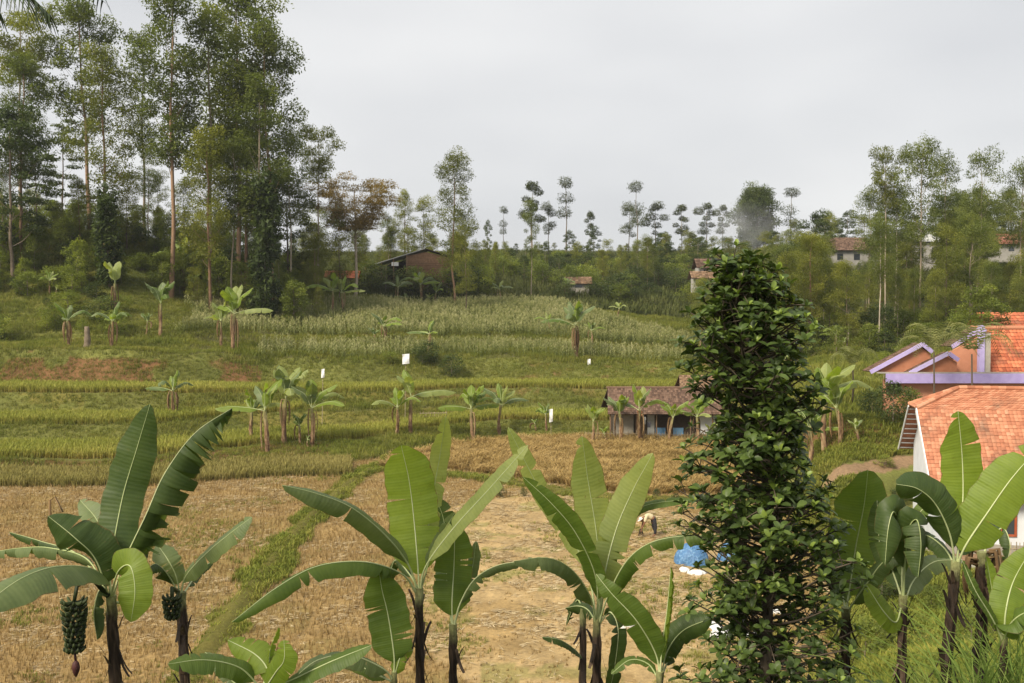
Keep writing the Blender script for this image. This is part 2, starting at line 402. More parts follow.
# ================================================================== scattered ground cover
rs = np.random.RandomState(11)
def sample(n, xr, yr):
    Y = rs.uniform(yr[0], yr[1], n); return rs.uniform(xr[0], xr[1], n), Y
def scatter(name, temps, pts, rot, scl, mat, rnd, ex=None, tilt=None):
    """temps: list of (V,T,h) triangle templates, given to points in turn"""
    VV = []; TT = []; RR = []; HH = []; off = 0; n = len(pts); which = rs.randint(0, len(temps), n)
    if np.ndim(scl) == 1: scl = np.c_[scl, scl, scl]
    for w_, (V, T, h) in enumerate(temps):
        s = which == w_; p = pts[s]; c = np.cos(rot[s]); sn = np.sin(rot[s]); sc = scl[s]; m_ = len(p)
        if not m_: continue
        x = V[None, :, 0] * sc[:, 0:1]; y = V[None, :, 1] * sc[:, 1:2]; z = V[None, :, 2] * sc[:, 2:3]
        W = np.stack([x * c[:, None] - y * sn[:, None] + p[:, 0:1], x * sn[:, None] + y * c[:, None] + p[:, 1:2], z + p[:, 2:3]], -1)
        if tilt is not None:
            W[:, :, 0] += z * tilt[s][:, 0:1]; W[:, :, 1] += z * tilt[s][:, 1:2]
        VV.append(W.reshape(-1, 3)); TT.append((T[None] + (np.arange(m_) * len(V))[:, None, None]).reshape(-1, 3) + off)
        RR.append(np.repeat(rnd[s], len(V)) * .7 + np.tile(h * 0 + _rs.rand(len(V)) * .0, m_) + np.tile(V_r(V), m_) * .3); HH.append(np.tile(h, m_)); off += m_ * len(V)
    return mesh(name, np.concatenate(VV), [np.concatenate(TT)], mat, rnd=np.concatenate(RR), extra={'hgt': np.concatenate(HH)})
def V_r(V):
    return (np.sin(V[:, 0] * 91.7 + V[:, 1] * 47.3) * .5 + .5)
def tuft(nb, h, w_, spread, lean, seed, seg=2):
    "nb blades fanning from a foot"
    r = np.random.RandomState(seed); V = []; T = []; H = []
    for b in range(nb):
        a = r.uniform(0, 6.283); bx, by = r.normal(0, spread, 2); hh = h * r.uniform(.6, 1.1); ln = lean * r.uniform(.3, 1.3)
        dx, dy = math.cos(a), math.sin(a); sx, sy = -dy * w_ / 2, dx * w_ / 2; i0 = len(V)
        if seg == 1:
            V += [(bx - sx, by - sy, 0), (bx + sx, by + sy, 0), (bx + dx * ln * hh, by + dy * ln * hh, hh)]; T += [(i0, i0 + 1, i0 + 2)]; H += [0, 0, 1]
        else:
            mx_, mz = ln * .35 * hh, hh * .65
            V += [(bx - sx, by - sy, 0), (bx + sx, by + sy, 0), (bx + dx * mx_ - sx, by + dy * mx_ - sy, mz), (bx + dx * mx_ + sx, by + dy * mx_ + sy, mz),
                  (bx + dx * ln * hh, by + dy * ln * hh, hh * (1 - .25 * lean))]
            T += [(i0, i0 + 1, i0 + 2), (i0 + 1, i0 + 3, i0 + 2), (i0 + 2, i0 + 3, i0 + 4)]; H += [0, 0, .65, .65, 1]
    return np.array(V, float), np.array(T), np.array(H, float)
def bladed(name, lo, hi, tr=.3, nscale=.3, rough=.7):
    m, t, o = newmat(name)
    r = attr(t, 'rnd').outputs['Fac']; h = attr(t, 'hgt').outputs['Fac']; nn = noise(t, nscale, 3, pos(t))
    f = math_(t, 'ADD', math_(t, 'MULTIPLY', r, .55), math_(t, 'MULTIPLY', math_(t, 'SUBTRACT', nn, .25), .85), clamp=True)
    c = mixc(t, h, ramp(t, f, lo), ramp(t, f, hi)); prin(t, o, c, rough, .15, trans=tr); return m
def scl(n, a, b): return rs.uniform(a, b, n)
def pts_at(X, Y, dz=0): return np.c_[X, Y, gz(X, Y) + dz]
def infr(X, Y, mg=60):
    px = 512 + F * X / np.maximum(Y, .1); return (px > -mg) & (px < 1024 + mg)
def rot(n): return rs.uniform(0, 6.283, n)

# stubble in rows
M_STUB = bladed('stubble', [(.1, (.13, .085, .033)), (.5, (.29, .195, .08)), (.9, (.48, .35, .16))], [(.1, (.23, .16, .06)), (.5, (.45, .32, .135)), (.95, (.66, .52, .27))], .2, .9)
a = R(14); u_, v_ = np.meshgrid(np.arange(-60, 60, .21), np.arange(0, 110, .21)); u_ = u_.ravel() + rs.normal(0, .035, u_.size); v_ = v_.ravel() + rs.normal(0, .035, v_.size)
X = u_ * math.cos(a) - v_ * math.sin(a) + 12; Y = u_ * math.sin(a) + v_ * math.cos(a)
s = (Y > 25) & (Y < 90) & infr(X, Y, 90); X = X[s]; Y = Y[s]; Zn = zones(X, Y)
ok = Zn['field'] & ~Zn['bund'] & ~Zn['ripe'] & ((~Zn['bare']) | (rs.rand(len(X)) < .30 * (fbm(X, Y, 2.5, 19) > .45))) & (rs.rand(len(X)) < .92)
X = X[ok]; Y = Y[ok]; n = len(X); far = Zn['bare'][ok]
T1 = [tuft(6, .27, .030, .035, .28, s_, 1) for s_ in range(6)]
hs = np.where(far, .5, np.where(Zn['px'][ok] > 480, .75, 1.0)) * rs.uniform(.7, 1.25, n) * (.7 + .6 * fbm(X, Y, 3, 77))
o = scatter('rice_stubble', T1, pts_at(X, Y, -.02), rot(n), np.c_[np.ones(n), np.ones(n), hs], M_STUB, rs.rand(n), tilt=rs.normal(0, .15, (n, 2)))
tag(o, 'cut rice stubble in dense rows on the flat dry field', 'rice stubble', kind='stuff')
# loose straw lying over the cut field
n = 90000; X, Y = sample(n, (-45, 32), (25, 88)); Zn = zones(X, Y)
cl = fbm(X, Y, 2.2, 91)
ok = Zn['field'] & ~Zn['bund'] & infr(X, Y) & ((cl > .52) | (rs.rand(n) < .10)) & ~Zn['ripe']
X = X[ok]; Y = Y[ok]; n = len(X)
T2 = []
for s_ in range(5):
    r = np.random.RandomState(s_); V = []; T = []
    for b in range(5):
        a = r.uniform(0, 6.28); l = r.uniform(.12, .32); cx, cy = r.normal(0, .1, 2); dx, dy = math.cos(a) * l, math.sin(a) * l; i0 = len(V)
        V += [(cx, cy, r.uniform(0, .03)), (cx - dy * .09, cy + dx * .09, .03), (cx + dx, cy + dy, r.uniform(0, .07))]; T.append((i0, i0 + 1, i0 + 2))
    T2.append((np.array(V), np.array(T), np.full(len(V), .8)))
M_STRAW = bladed('straw', [(.1, (.30, .22, .12)), (.6, (.50, .40, .24)), (.95, (.64, .55, .37))], [(.1, (.30, .22, .12)), (.6, (.50, .40, .24)), (.95, (.64, .55, .37))], .2, .8)
o = scatter('loose_straw', T2, pts_at(X, Y, .02), rot(n), scl(n, .7, 1.5), M_STRAW, rs.rand(n))
tag(o, 'pale loose rice straw strewn over the cut field', 'straw', kind='stuff')
# ripe standing rice (golden, lodged)
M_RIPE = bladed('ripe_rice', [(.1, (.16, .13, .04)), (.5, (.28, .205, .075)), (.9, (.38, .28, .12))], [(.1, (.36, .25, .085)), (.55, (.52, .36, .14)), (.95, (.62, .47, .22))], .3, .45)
n = 26000; X, Y = sample(n, (-14, 30), (52, 90)); Zn = zones(X, Y); ok = Zn['ripe'] & infr(X, Y); X = X[ok]; Y = Y[ok]; n = len(X)
T3 = [tuft(13, .72, .035, .07, .75, s_ + 20, 2) for s_ in range(6)]
lod = np.c_[(fbm(X, Y, 3.5, 5) - .5) * 3.0, (fbm(X, Y, 3.5, 15) - .5) * 3.0]
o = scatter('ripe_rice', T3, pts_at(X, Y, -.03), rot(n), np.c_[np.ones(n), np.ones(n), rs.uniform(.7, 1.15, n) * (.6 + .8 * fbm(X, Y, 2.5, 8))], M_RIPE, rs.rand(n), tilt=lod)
tag(o, 'golden ripe rice leaning in the middle of the valley floor', 'ripe rice', kind='stuff')
# green rice strips on the terraces
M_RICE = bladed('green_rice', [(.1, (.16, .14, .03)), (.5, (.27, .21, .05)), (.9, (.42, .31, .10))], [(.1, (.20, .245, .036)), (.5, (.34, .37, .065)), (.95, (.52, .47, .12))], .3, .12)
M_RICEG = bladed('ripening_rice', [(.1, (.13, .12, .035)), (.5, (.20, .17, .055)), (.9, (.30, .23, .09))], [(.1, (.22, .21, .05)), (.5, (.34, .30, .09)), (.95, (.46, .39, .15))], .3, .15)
def rice_strip(name, k0, k1, label, pxr, n, m=None, h=.72):
    X, Y = sample(n, (-75, 25), (55, 108)); z, k, px = terr(X, Y)
    ok = (k > k0) & (k < k1) & (px > pxr[0]) & (px < pxr[1]); X = X[ok]; Y = Y[ok]; n = len(X)
    T = [tuft(8, h, .035, .06, .30, s_ + 40, 2) for s_ in range(6)]
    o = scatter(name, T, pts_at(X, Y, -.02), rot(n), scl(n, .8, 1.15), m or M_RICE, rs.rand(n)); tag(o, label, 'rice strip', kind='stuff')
rice_strip('rice_strip', 5.84, 6.08, 'yellow green rice bordering the stubble field at its far left edge', (-80, 350), 260000, m=M_RICEG, h=.7)
rice_strip('rice_strip', 7.04, 7.93, 'green rice strip on the lowest terrace step', (-80, 720), 210000)
rice_strip('rice_strip', 9.05, 9.9, 'green rice strip on the middle terrace step at left', (-80, 300), 210000)
rice_strip('rice_strip', 11.05, 11.93, 'green rice strip on the uppermost rice terrace below the corn', (-80, 720), 210000)
# grass over slopes
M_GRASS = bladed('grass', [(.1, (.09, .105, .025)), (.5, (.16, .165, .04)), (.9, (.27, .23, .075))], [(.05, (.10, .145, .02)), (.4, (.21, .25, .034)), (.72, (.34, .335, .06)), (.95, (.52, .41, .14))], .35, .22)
M_GRASSD = bladed('undergrowth', [(.1, (.035, .05, .015)), (.5, (.07, .085, .025)), (.9, (.12, .12, .04))], [(.05, (.06, .08, .02)), (.5, (.12, .14, .035)), (.95, (.22, .22, .07))], .3, .10)
def grass(name, n, xr, yr, cond, T, sc, label, dens=None, mat=None):
    X, Y = sample(n, xr, yr); Zn = zones(X, Y); ok = cond(Zn, X, Y) & infr(X, Y, 120)
    X = X[ok]; Y = Y[ok]; n = len(X)
    hs = (.45 + 1.1 * fbm(X, Y, 5, 61)) 
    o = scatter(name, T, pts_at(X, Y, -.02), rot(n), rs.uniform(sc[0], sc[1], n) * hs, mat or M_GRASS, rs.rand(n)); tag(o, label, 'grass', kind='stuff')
TG = [tuft(8, .34, .045, .13, .6, s_ + 60, 1) for s_ in range(8)]
def c_slope(Z, X, Y):
    k = Z['k']; return (Z['px'] < 840) & (k > 6) & (k < 19) & ~((k > 7) & (k < 7.95) & (Z['px'] < 720)) & ~((k > 11) & (k < 11.95) & (Z['px'] < 720))
def is_bank(k, px): return (px < 760) & (((k > 6.2) & (k < 7.02)) | ((k > 7.9) & (k < 9.02)) | ((k > 9.85) & (k < 11.02)) | ((k > 11.9) & (k < 12.8)))
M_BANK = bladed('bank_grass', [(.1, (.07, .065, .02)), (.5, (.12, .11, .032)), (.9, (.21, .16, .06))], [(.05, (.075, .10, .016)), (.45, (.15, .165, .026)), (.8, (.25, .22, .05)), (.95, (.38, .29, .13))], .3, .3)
grass('terrace_grass', 190000, (-85, 45), (62, 150), lambda Z, X, Y: c_slope(Z, X, Y) & ~is_bank(Z['k'], Z['px']), TG, (.8, 1.5), 'rough grass covering the upper slopes')
grass('bank_grass', 170000, (-85, 30), (62, 115), lambda Z, X, Y: c_slope(Z, X, Y) & is_bank(Z['k'], Z['px']), TG, (.55, 1.1), 'duller grass on the steep banks between the rice strips')
TG0 = [tuft(9, .8, .14, .45, .7, s_ + 160, 1) for s_ in range(8)]
grass('far_slope_grass', 80000, (-60, 150), (150, 310), lambda Z, X, Y: (Z['px'] > 200), TG0, (.8, 1.9), 'rough growth covering the far slopes below the trees', mat=M_GRASSD)
TG2 = [tuft(9, .30, .028, .10, .6, s_ + 80, 2) for s_ in range(8)]
grass('bund_grass', 160000, (-25, 35), (26, 90), lambda Z, X, Y: Z['bund'] & (rs.rand(len(X)) < 1.9 * fbm(X, Y, 1.6, 99) - .15), TG2, (.7, 1.35), 'green weeds growing along the low field bunds')
grass('bare_ground_weeds', 30000, (-20, 25), (26, 70), lambda Z, X, Y: (Z['field'] & ~Z['ripe'] & (fbm(X, Y, 3.0, 33) > .585)), TG2, (.3, .75), 'low green weeds scattered over the cut field')
def c_right(Z, X, Y):
    return (Z['px'] > 800) & ~Z['field'] & (segdist(X, Y, PATH_YARD) > 1.05) & (segdist(X, Y, PATH_UP) > .7) & ~((X > 18.6) & (Y > 40) & (Y < 55))
grass('yard_grass', 130000, (6, 60), (16, 62), c_right, TG2, (.7, 1.6), 'grass on the slope between the field and the white house')
grass('hillside_grass', 60000, (20, 120), (60, 130), c_right, TG, (1., 2.0), 'rough grass on the slope behind the tiled houses')
grass('near_slope_grass', 60000, (-14, 16), (5, 25), lambda Z, X, Y: Z['px'] > -100, TG2, (.8, 1.7), 'grass on the steep bank below the viewpoint')
# corn
def corn_template(seed):
    r = np.random.RandomState(seed); V = []; T = []; H = []
    def tri(a, b, c, h): i0 = len(V); V.extend([a, b, c]); T.append((i0, i0 + 1, i0 + 2)); H.extend(h)
    for a in (0, 2.1, 4.2):
        dx, dy = math.cos(a) * .02, math.sin(a) * .02; tri((-dy, dx, 0), (dy, -dx, 0), (0, 0, 1.75), [0, 0, .6])
    for i in range(9):
        z0 = .35 + i * .15; a = r.uniform(0, 6.28); l = r.uniform(.35, .55); dx, dy = math.cos(a), math.sin(a); w_ = .045; i0 = len(V)
        V.extend([(-dy * w_, dx * w_, z0), (dy * w_, -dx * w_, z0), (dx * l * .5 - dy * w_, dy * l * .5 + dx * w_, z0 + .28), (dx * l * .5 + dy * w_, dy * l * .5 - dx * w_, z0 + .28), (dx * l, dy * l, z0 + .05)])
        T.extend([(i0, i0 + 1, i0 + 2), (i0 + 1, i0 + 3, i0 + 2), (i0 + 2, i0 + 3, i0 + 4)]); H.extend([.1 + .05 * i] * 5)
    for i in range(5):
        a = r.uniform(0, 6.28); dx, dy = math.cos(a) * .14, math.sin(a) * .14
        tri((-.02, 0, 1.65), (.02, 0, 1.65), (dx, dy, 2.02), [.9, .9, 1])
    return np.array(V), np.array(T), np.array(H, float)
M_CORN = bladed('corn', [(.1, (.11, .15, .035)), (.5, (.19, .235, .06)), (.9, (.29, .33, .10))], [(.1, (.26, .27, .09)), (.4, (.42, .40, .17)), (.85, (.68, .61, .36))], .35, .10)
def corn(k0, k1, label, n, pxr, hsc):
    X, Y = sample(n, (-75, 40), (95, 160)); z, k, px = terr(X, Y)
    row = np.abs(((Y + .15 * X) / .8) % 1 - .5) < .34
    edge = px < pxr[1] - (Y - 110) * 1.1 + 30 * vnoise(X, Y, 7, 4)
    ok = (k > k0) & (k < k1) & (px > pxr[0] + 50 * vnoise(X, Y, 6, 3)) & edge & row; X = X[ok]; Y = Y[ok]; n = len(X)
    o = scatter('corn_field', [corn_template(i) for i in range(6)], pts_at(X, Y, -.03), rot(n), scl(n, .75, 1.1) * hsc, M_CORN, rs.rand(n)); tag(o, label, 'corn field', kind='stuff')
corn(13.05, 13.95, 'narrow lower strip of drying corn on the slope', 36000, (225, 690), .72)
corn(15.05, 16.0, 'large field of tasselled corn on the upper slope', 50000, (150, 700), .8)
# ================================================================== trees
M_BARK = simple('bark', [(.3, (.12, .09, .06)), (.6, (.24, .19, .14)), (.8, (.36, .31, .25))], 3, .9)
M_BARKP = simple('pale_bark', [(.3, (.26, .21, .15)), (.6, (.42, .35, .27)), (.8, (.55, .48, .39))], 2, .9)
M_BARKR = simple('reddish_bark', [(.3, (.17, .10, .06)), (.6, (.30, .19, .12)), (.8, (.38, .28, .2))], 2, .9)
F_EUC = foliage('eucalyptus_leaves', [(.05, (.07, .09, .022)), (.4, (.14, .17, .042)), (.7, (.24, .26, .062)), (1, (.36, .35, .10))], .42)
F_OLV = foliage('olive_leaves', [(.05, (.085, .10, .020)), (.4, (.175, .19, .036)), (.7, (.28, .28, .055)), (1, (.40, .37, .09))], .42)
F_LIME = foliage('fresh_leaves', [(.05, (.09, .12, .022)), (.4, (.18, .215, .04)), (.7, (.29, .32, .06)), (1, (.42, .42, .10))], .42)
F_DARK = foliage('dark_leaves', [(.05, (.035, .055, .016)), (.5, (.08, .11, .030)), (.8, (.14, .17, .045)), (1, (.21, .23, .065))], .32)
F_GREY = foliage('grey_leaves', [(.05, (.045, .06, .020)), (.45, (.085, .105, .034)), (.8, (.14, .155, .05)), (1, (.20, .21, .08))], .28)
F_RUST = foliage('rusty_leaves', [(.05, (.14, .10, .028)), (.4, (.26, .18, .055)), (.7, (.36, .25, .09)), (1, (.30, .29, .07))], .38)

def leaf_cloud(C, n, rad, size, seed, flat=.6, dome=.5, droop=.25, asp=.5):
    "n leaves around each clump centre; returns V, Q, rnd"
    r = np.random.RandomState(seed); C = np.asarray(C, float); m = len(C)
    rad = np.broadcast_to(np.asarray(rad, float), (m,)); cnt = np.maximum((n * (rad / rad.mean()) ** 2).astype(int), 8)
    idx = np.repeat(np.arange(m), cnt); k = len(idx)
    d = r.normal(size=(k, 3)); d /= np.linalg.norm(d, axis=1)[:, None]; rr = r.uniform(.15, 1, k) ** .38
    # ragged outline: sub-lobes
    lob = 1 + .28 * np.sin(d[:, 0] * 5 + idx * 1.7) * np.sin(d[:, 1] * 5 + idx * 2.3) + .12 * np.sin(d[:, 2] * 9 + idx)
    p = d * (rr * lob)[:, None] * rad[idx][:, None]; p[:, 2] *= flat
    low = p[:, 2] < 0; p[low, 2] *= (1 - dome)
    p[:, 2] -= .22 * dome * (p[:, 0] ** 2 + p[:, 1] ** 2) / rad[idx]
    ctr = C[idx] + p
    a = r.uniform(0, 6.283, k); pit = r.normal(-droop, .6, k)
    T = np.stack([np.cos(a) * np.cos(pit), np.sin(a) * np.cos(pit), np.sin(pit)], 1)
    S = np.stack([-np.sin(a), np.cos(a), r.normal(0, .45, k)], 1); S /= np.linalg.norm(S, axis=1)[:, None]
    s = size * r.uniform(.6, 1.35, k)[:, None]
    V = np.stack([ctr - T * s * .5, ctr + S * s * asp * .5, ctr + T * s * .55, ctr - S * s * asp * .5], 1).reshape(-1, 3)
    Q = np.arange(k * 4).reshape(-1, 4); cr_ = r.rand(m)
    rn = np.repeat(np.clip(.42 * r.rand(k) + .58 * cr_[idx], 0, 1), 4)
    return V, Q, rn

def build_tree(name, kind, H, seed, fol, bark, **kw):
    """kind: tall | tuft | forest | round | bush | umbrella"""
    r = np.random.RandomState(seed)
    root = empty(name); mb = MB()
    k = dict(cb=.4, cw=.16, nl=24, nleaf=170, size=.26, trunk_r=.012, lean=.03, flat=.62, dome=.5, cr=.055, crv=.35, top=.93, prof='oval', limbvis=True, up=.5); k.update(kw)
    xs = np.cumsum(r.normal(0, k['lean'] * .35, 9)) * H * .4; ysn = np.cumsum(r.normal(0, k['lean'] * .35, 9)) * H * .4; xs -= xs[0]; ysn -= ysn[0]
    zs = np.linspace(0, k['top'], 9) * H; axis = np.c_[xs, ysn, zs]
    axis[0, 2] = -.6
    rad = k['trunk_r'] * H * (1 - .78 * np.linspace(0, 1, 9)); rad[0] *= 1.35
    mb.tube(catmull(axis, 18), np.interp(np.linspace(0, 1, 18), np.linspace(0, 1, 9), rad), 7)
    C = []; CR = []
    for i in range(k['nl']):
        t = (i + r.uniform(0, .9)) / k['nl']; h = k['cb'] + (1 - k['cb']) * t
        if k['prof'] == 'oval': wv = math.sin(math.pi * min(max(.12 + t * .80, 0), 1)) ** .7
        elif k['prof'] == 'umbrella': wv = .35 + .65 * t
        elif k['prof'] == 'cone': wv = 1.05 - .85 * t
        else: wv = 1
        a = i * 2.4 + r.uniform(-.5, .5); rr = k['cw'] * H * wv * r.uniform(.35, 1.0)
        zc = h * H + r.uniform(-.02, .02) * H
        ax = np.array([np.interp(zc, zs, xs), np.interp(zc, zs, ysn), 0]); c = ax + np.array([math.cos(a) * rr, math.sin(a) * rr, zc])
        C.append(c); CR.append(k['cr'] * H * r.uniform(1 - k['crv'], 1 + k['crv']))
        zb = max(zc - rr * (k['up'] + .3) - .02 * H, H * k['cb'] * .72); b = np.array([np.interp(zb, zs, xs), np.interp(zb, zs, ysn), zb])
        mid = (b + c) / 2 + np.array([0, 0, -.12 * rr]) + r.normal(0, .03 * rr + .01, 3)
        w_ = max(k['trunk_r'] * H * .30 * (1.1 - h), .025)
        mb.tube(catmull([b, mid, c], 6), np.linspace(w_, w_ * .35, 6), 4, cap=False)
    if k['prof'] != 'cone': C.append(np.array([xs[-1], ysn[-1], k['top'] * H + .01 * H])); CR.append(k['cr'] * H)
    mb.build('trunk', bark, root, smooth=True)
    V, Q, rn = leaf_cloud(C, k['nleaf'], CR, k['size'], seed + 1, k['flat'], k['dome'])
    mesh('crown', V, [Q], fol, rnd=rn, parent=root)
    root['_h'] = H
    return root
PROTO = {}
def proto(key, n, **kw):
    fn = []
    for i in range(n):
        kk = dict(kw); H = kk.pop('H'); nm = kk.pop('name'); fol = kk.pop('fol'); bark = kk.pop('bark')
        fn.append(('lazy', nm, H, hash_(key) + i * 13, fol, bark, kk))
    PROTO[key] = fn
def hash_(s): return sum(ord(c) * (i + 3) for i, c in enumerate(s)) % 9973
_first = {}
def put_tree(key, loc, H, label, cat='tree', group=None, var=None, sx=1.0, rz=None, rng=random.Random(3)):
    lst = PROTO[key]; i = rng.randrange(len(lst)) if var is None else var % len(lst)
    if lst[i][0] == 'lazy':
        _, nm, H0, seed, fol, bark, kk = lst[i]; o = build_tree(nm, '', H0, seed, fol, bark, **kk); lst[i] = ('done', o, H0)
    else:
        o = copy_tree(lst[i][1])
    H0 = lst[i][2]; s = H / H0; o.location = loc; o.scale = (s * sx, s * sx, s); o.rotation_euler = (0, 0, rng.uniform(0, 6.28) if rz is None else rz)
    for q_ in ('label', 'category', 'group'):
        if q_ in o: del o[q_]
    if '_h' in o: del o['_h']
    tag(o, label, cat, group); return o

proto('tall', 5, name='eucalyptus_tree', H=30, fol=F_EUC, bark=M_BARKR, cb=.42, cw=.112, nl=25, nleaf=640, size=.31, flat=1.0, cr=.050, crv=.5, dome=.2, trunk_r=.0075, up=.9)
proto('tallthin', 3, name='eucalyptus_tree', H=30, fol=F_EUC, bark=M_BARKP, cb=.42, cw=.085, nl=17, nleaf=540, size=.29, flat=1.0, cr=.043, crv=.5, dome=.2, trunk_r=.0065, up=.9)
proto('olive', 3, name='broadleaf_tree', H=24, fol=F_OLV, bark=M_BARKR, cb=.30, cw=.13, nl=27, nleaf=620, size=.25, flat=.95, cr=.060, crv=.5, dome=.25, trunk_r=.009)
proto('forest', 6, name='slender_tree', H=20, fol=F_EUC, bark=M_BARKP, cb=.50, cw=.14, nl=19, nleaf=520, size=.23, flat=.9, cr=.066, crv=.5, dome=.3, trunk_r=.0075, up=.8)
proto('forestfull', 5, name='forest_tree', H=16, fol=F_OLV, bark=M_BARK, cb=.26, cw=.18, nl=24, nleaf=430, size=.23, flat=.85, cr=.072, crv=.5, dome=.3, trunk_r=.009)
proto('tuft', 5, name='tufted_tree', H=16, fol=F_GREY, bark=M_BARK, cb=.5, cw=.13, nl=7, nleaf=760, size=.25, cr=.078, crv=.4, dome=.25, trunk_r=.009, flat=.95)
proto('chain', 3, name='tufted_tree', H=18, fol=F_GREY, bark=M_BARK, cb=.5, cw=.04, nl=3, nleaf=760, size=.25, cr=.078, crv=.3, dome=.25, trunk_r=.008, flat=1.0)
proto('umbrella', 3, name='umbrella_tree', H=18, fol=F_OLV, bark=M_BARKP, cb=.70, cw=.20, nl=18, nleaf=480, size=.22, cr=.062, crv=.5, dome=.4, prof='umbrella', trunk_r=.009, flat=.75)
proto('rusty', 1, name='spreading_tree', H=16, fol=F_RUST, bark=M_BARKP, cb=.62, cw=.46, nl=52, nleaf=480, size=.22, cr=.085, dome=.5, prof='umbrella', trunk_r=.016, flat=.5)
proto('round', 1, name='dense_tree', H=14, fol=F_DARK, bark=M_BARK, cb=.28, cw=.30, nl=70, nleaf=520, size=.32, cr=.11, dome=.3, trunk_r=.02, flat=.9)
proto('dark', 4, name='broadleaf_tree', H=14, fol=F_DARK, bark=M_BARK, cb=.22, cw=.22, nl=24, nleaf=380, size=.27, cr=.08, crv=.5, dome=.35, trunk_r=.011)
proto('layered', 2, name='layered_tree', H=16, fol=F_DARK, bark=M_BARK, cb=.25, cw=.30, nl=24, nleaf=190, size=.36, cr=.075, dome=.3, prof='cone', trunk_r=.01, flat=.28)
proto('bush', 5, name='bush', H=4, fol=F_LIME, bark=M_BARK, cb=.12, cw=.48, nl=16, nleaf=130, size=.24, cr=.21, dome=.3, trunk_r=.02, flat=.8)
proto('bushtree', 4, name='shrub_tree', H=7, fol=F_LIME, bark=M_BARK, cb=.15, cw=.32, nl=24, nleaf=220, size=.26, cr=.12, crv=.5, dome=.3, trunk_r=.012, flat=.85)
proto('bushdark', 4, name='bush', H=4, fol=F_DARK, bark=M_BARK, cb=.12, cw=.48, nl=16, nleaf=140, size=.24, cr=.21, dome=.3, trunk_r=.02, flat=.8)
proto('bamboo', 2, name='feathery_tree', H=12, fol=F_LIME, bark=M_BARK, cb=.10, cw=.26, nl=44, nleaf=190, size=.34, cr=.085, dome=.2, prof='oval', trunk_r=.01, flat=.8)
proto('drape', 2, name='vine_covered_tree', H=12, fol=F_DARK, bark=M_BARK, cb=.08, cw=.12, nl=34, nleaf=110, size=.62, cr=.075, dome=.2, prof='col', trunk_r=.012, flat=1.1)

def tree_px(key, px, ybase, ytop, D, label, group=None, sx=1.0, var=None, cat='tree'):
    "tree whose foot is on the ground at distance D in direction px, reaching to picture row ytop"
    x = P(px, 341, D).x; z = gzf(x, D); H = P(px, ytop, D).z - z
    return put_tree(key, (x, D, z - .1), H, label, cat, group, var=var, sx=sx)

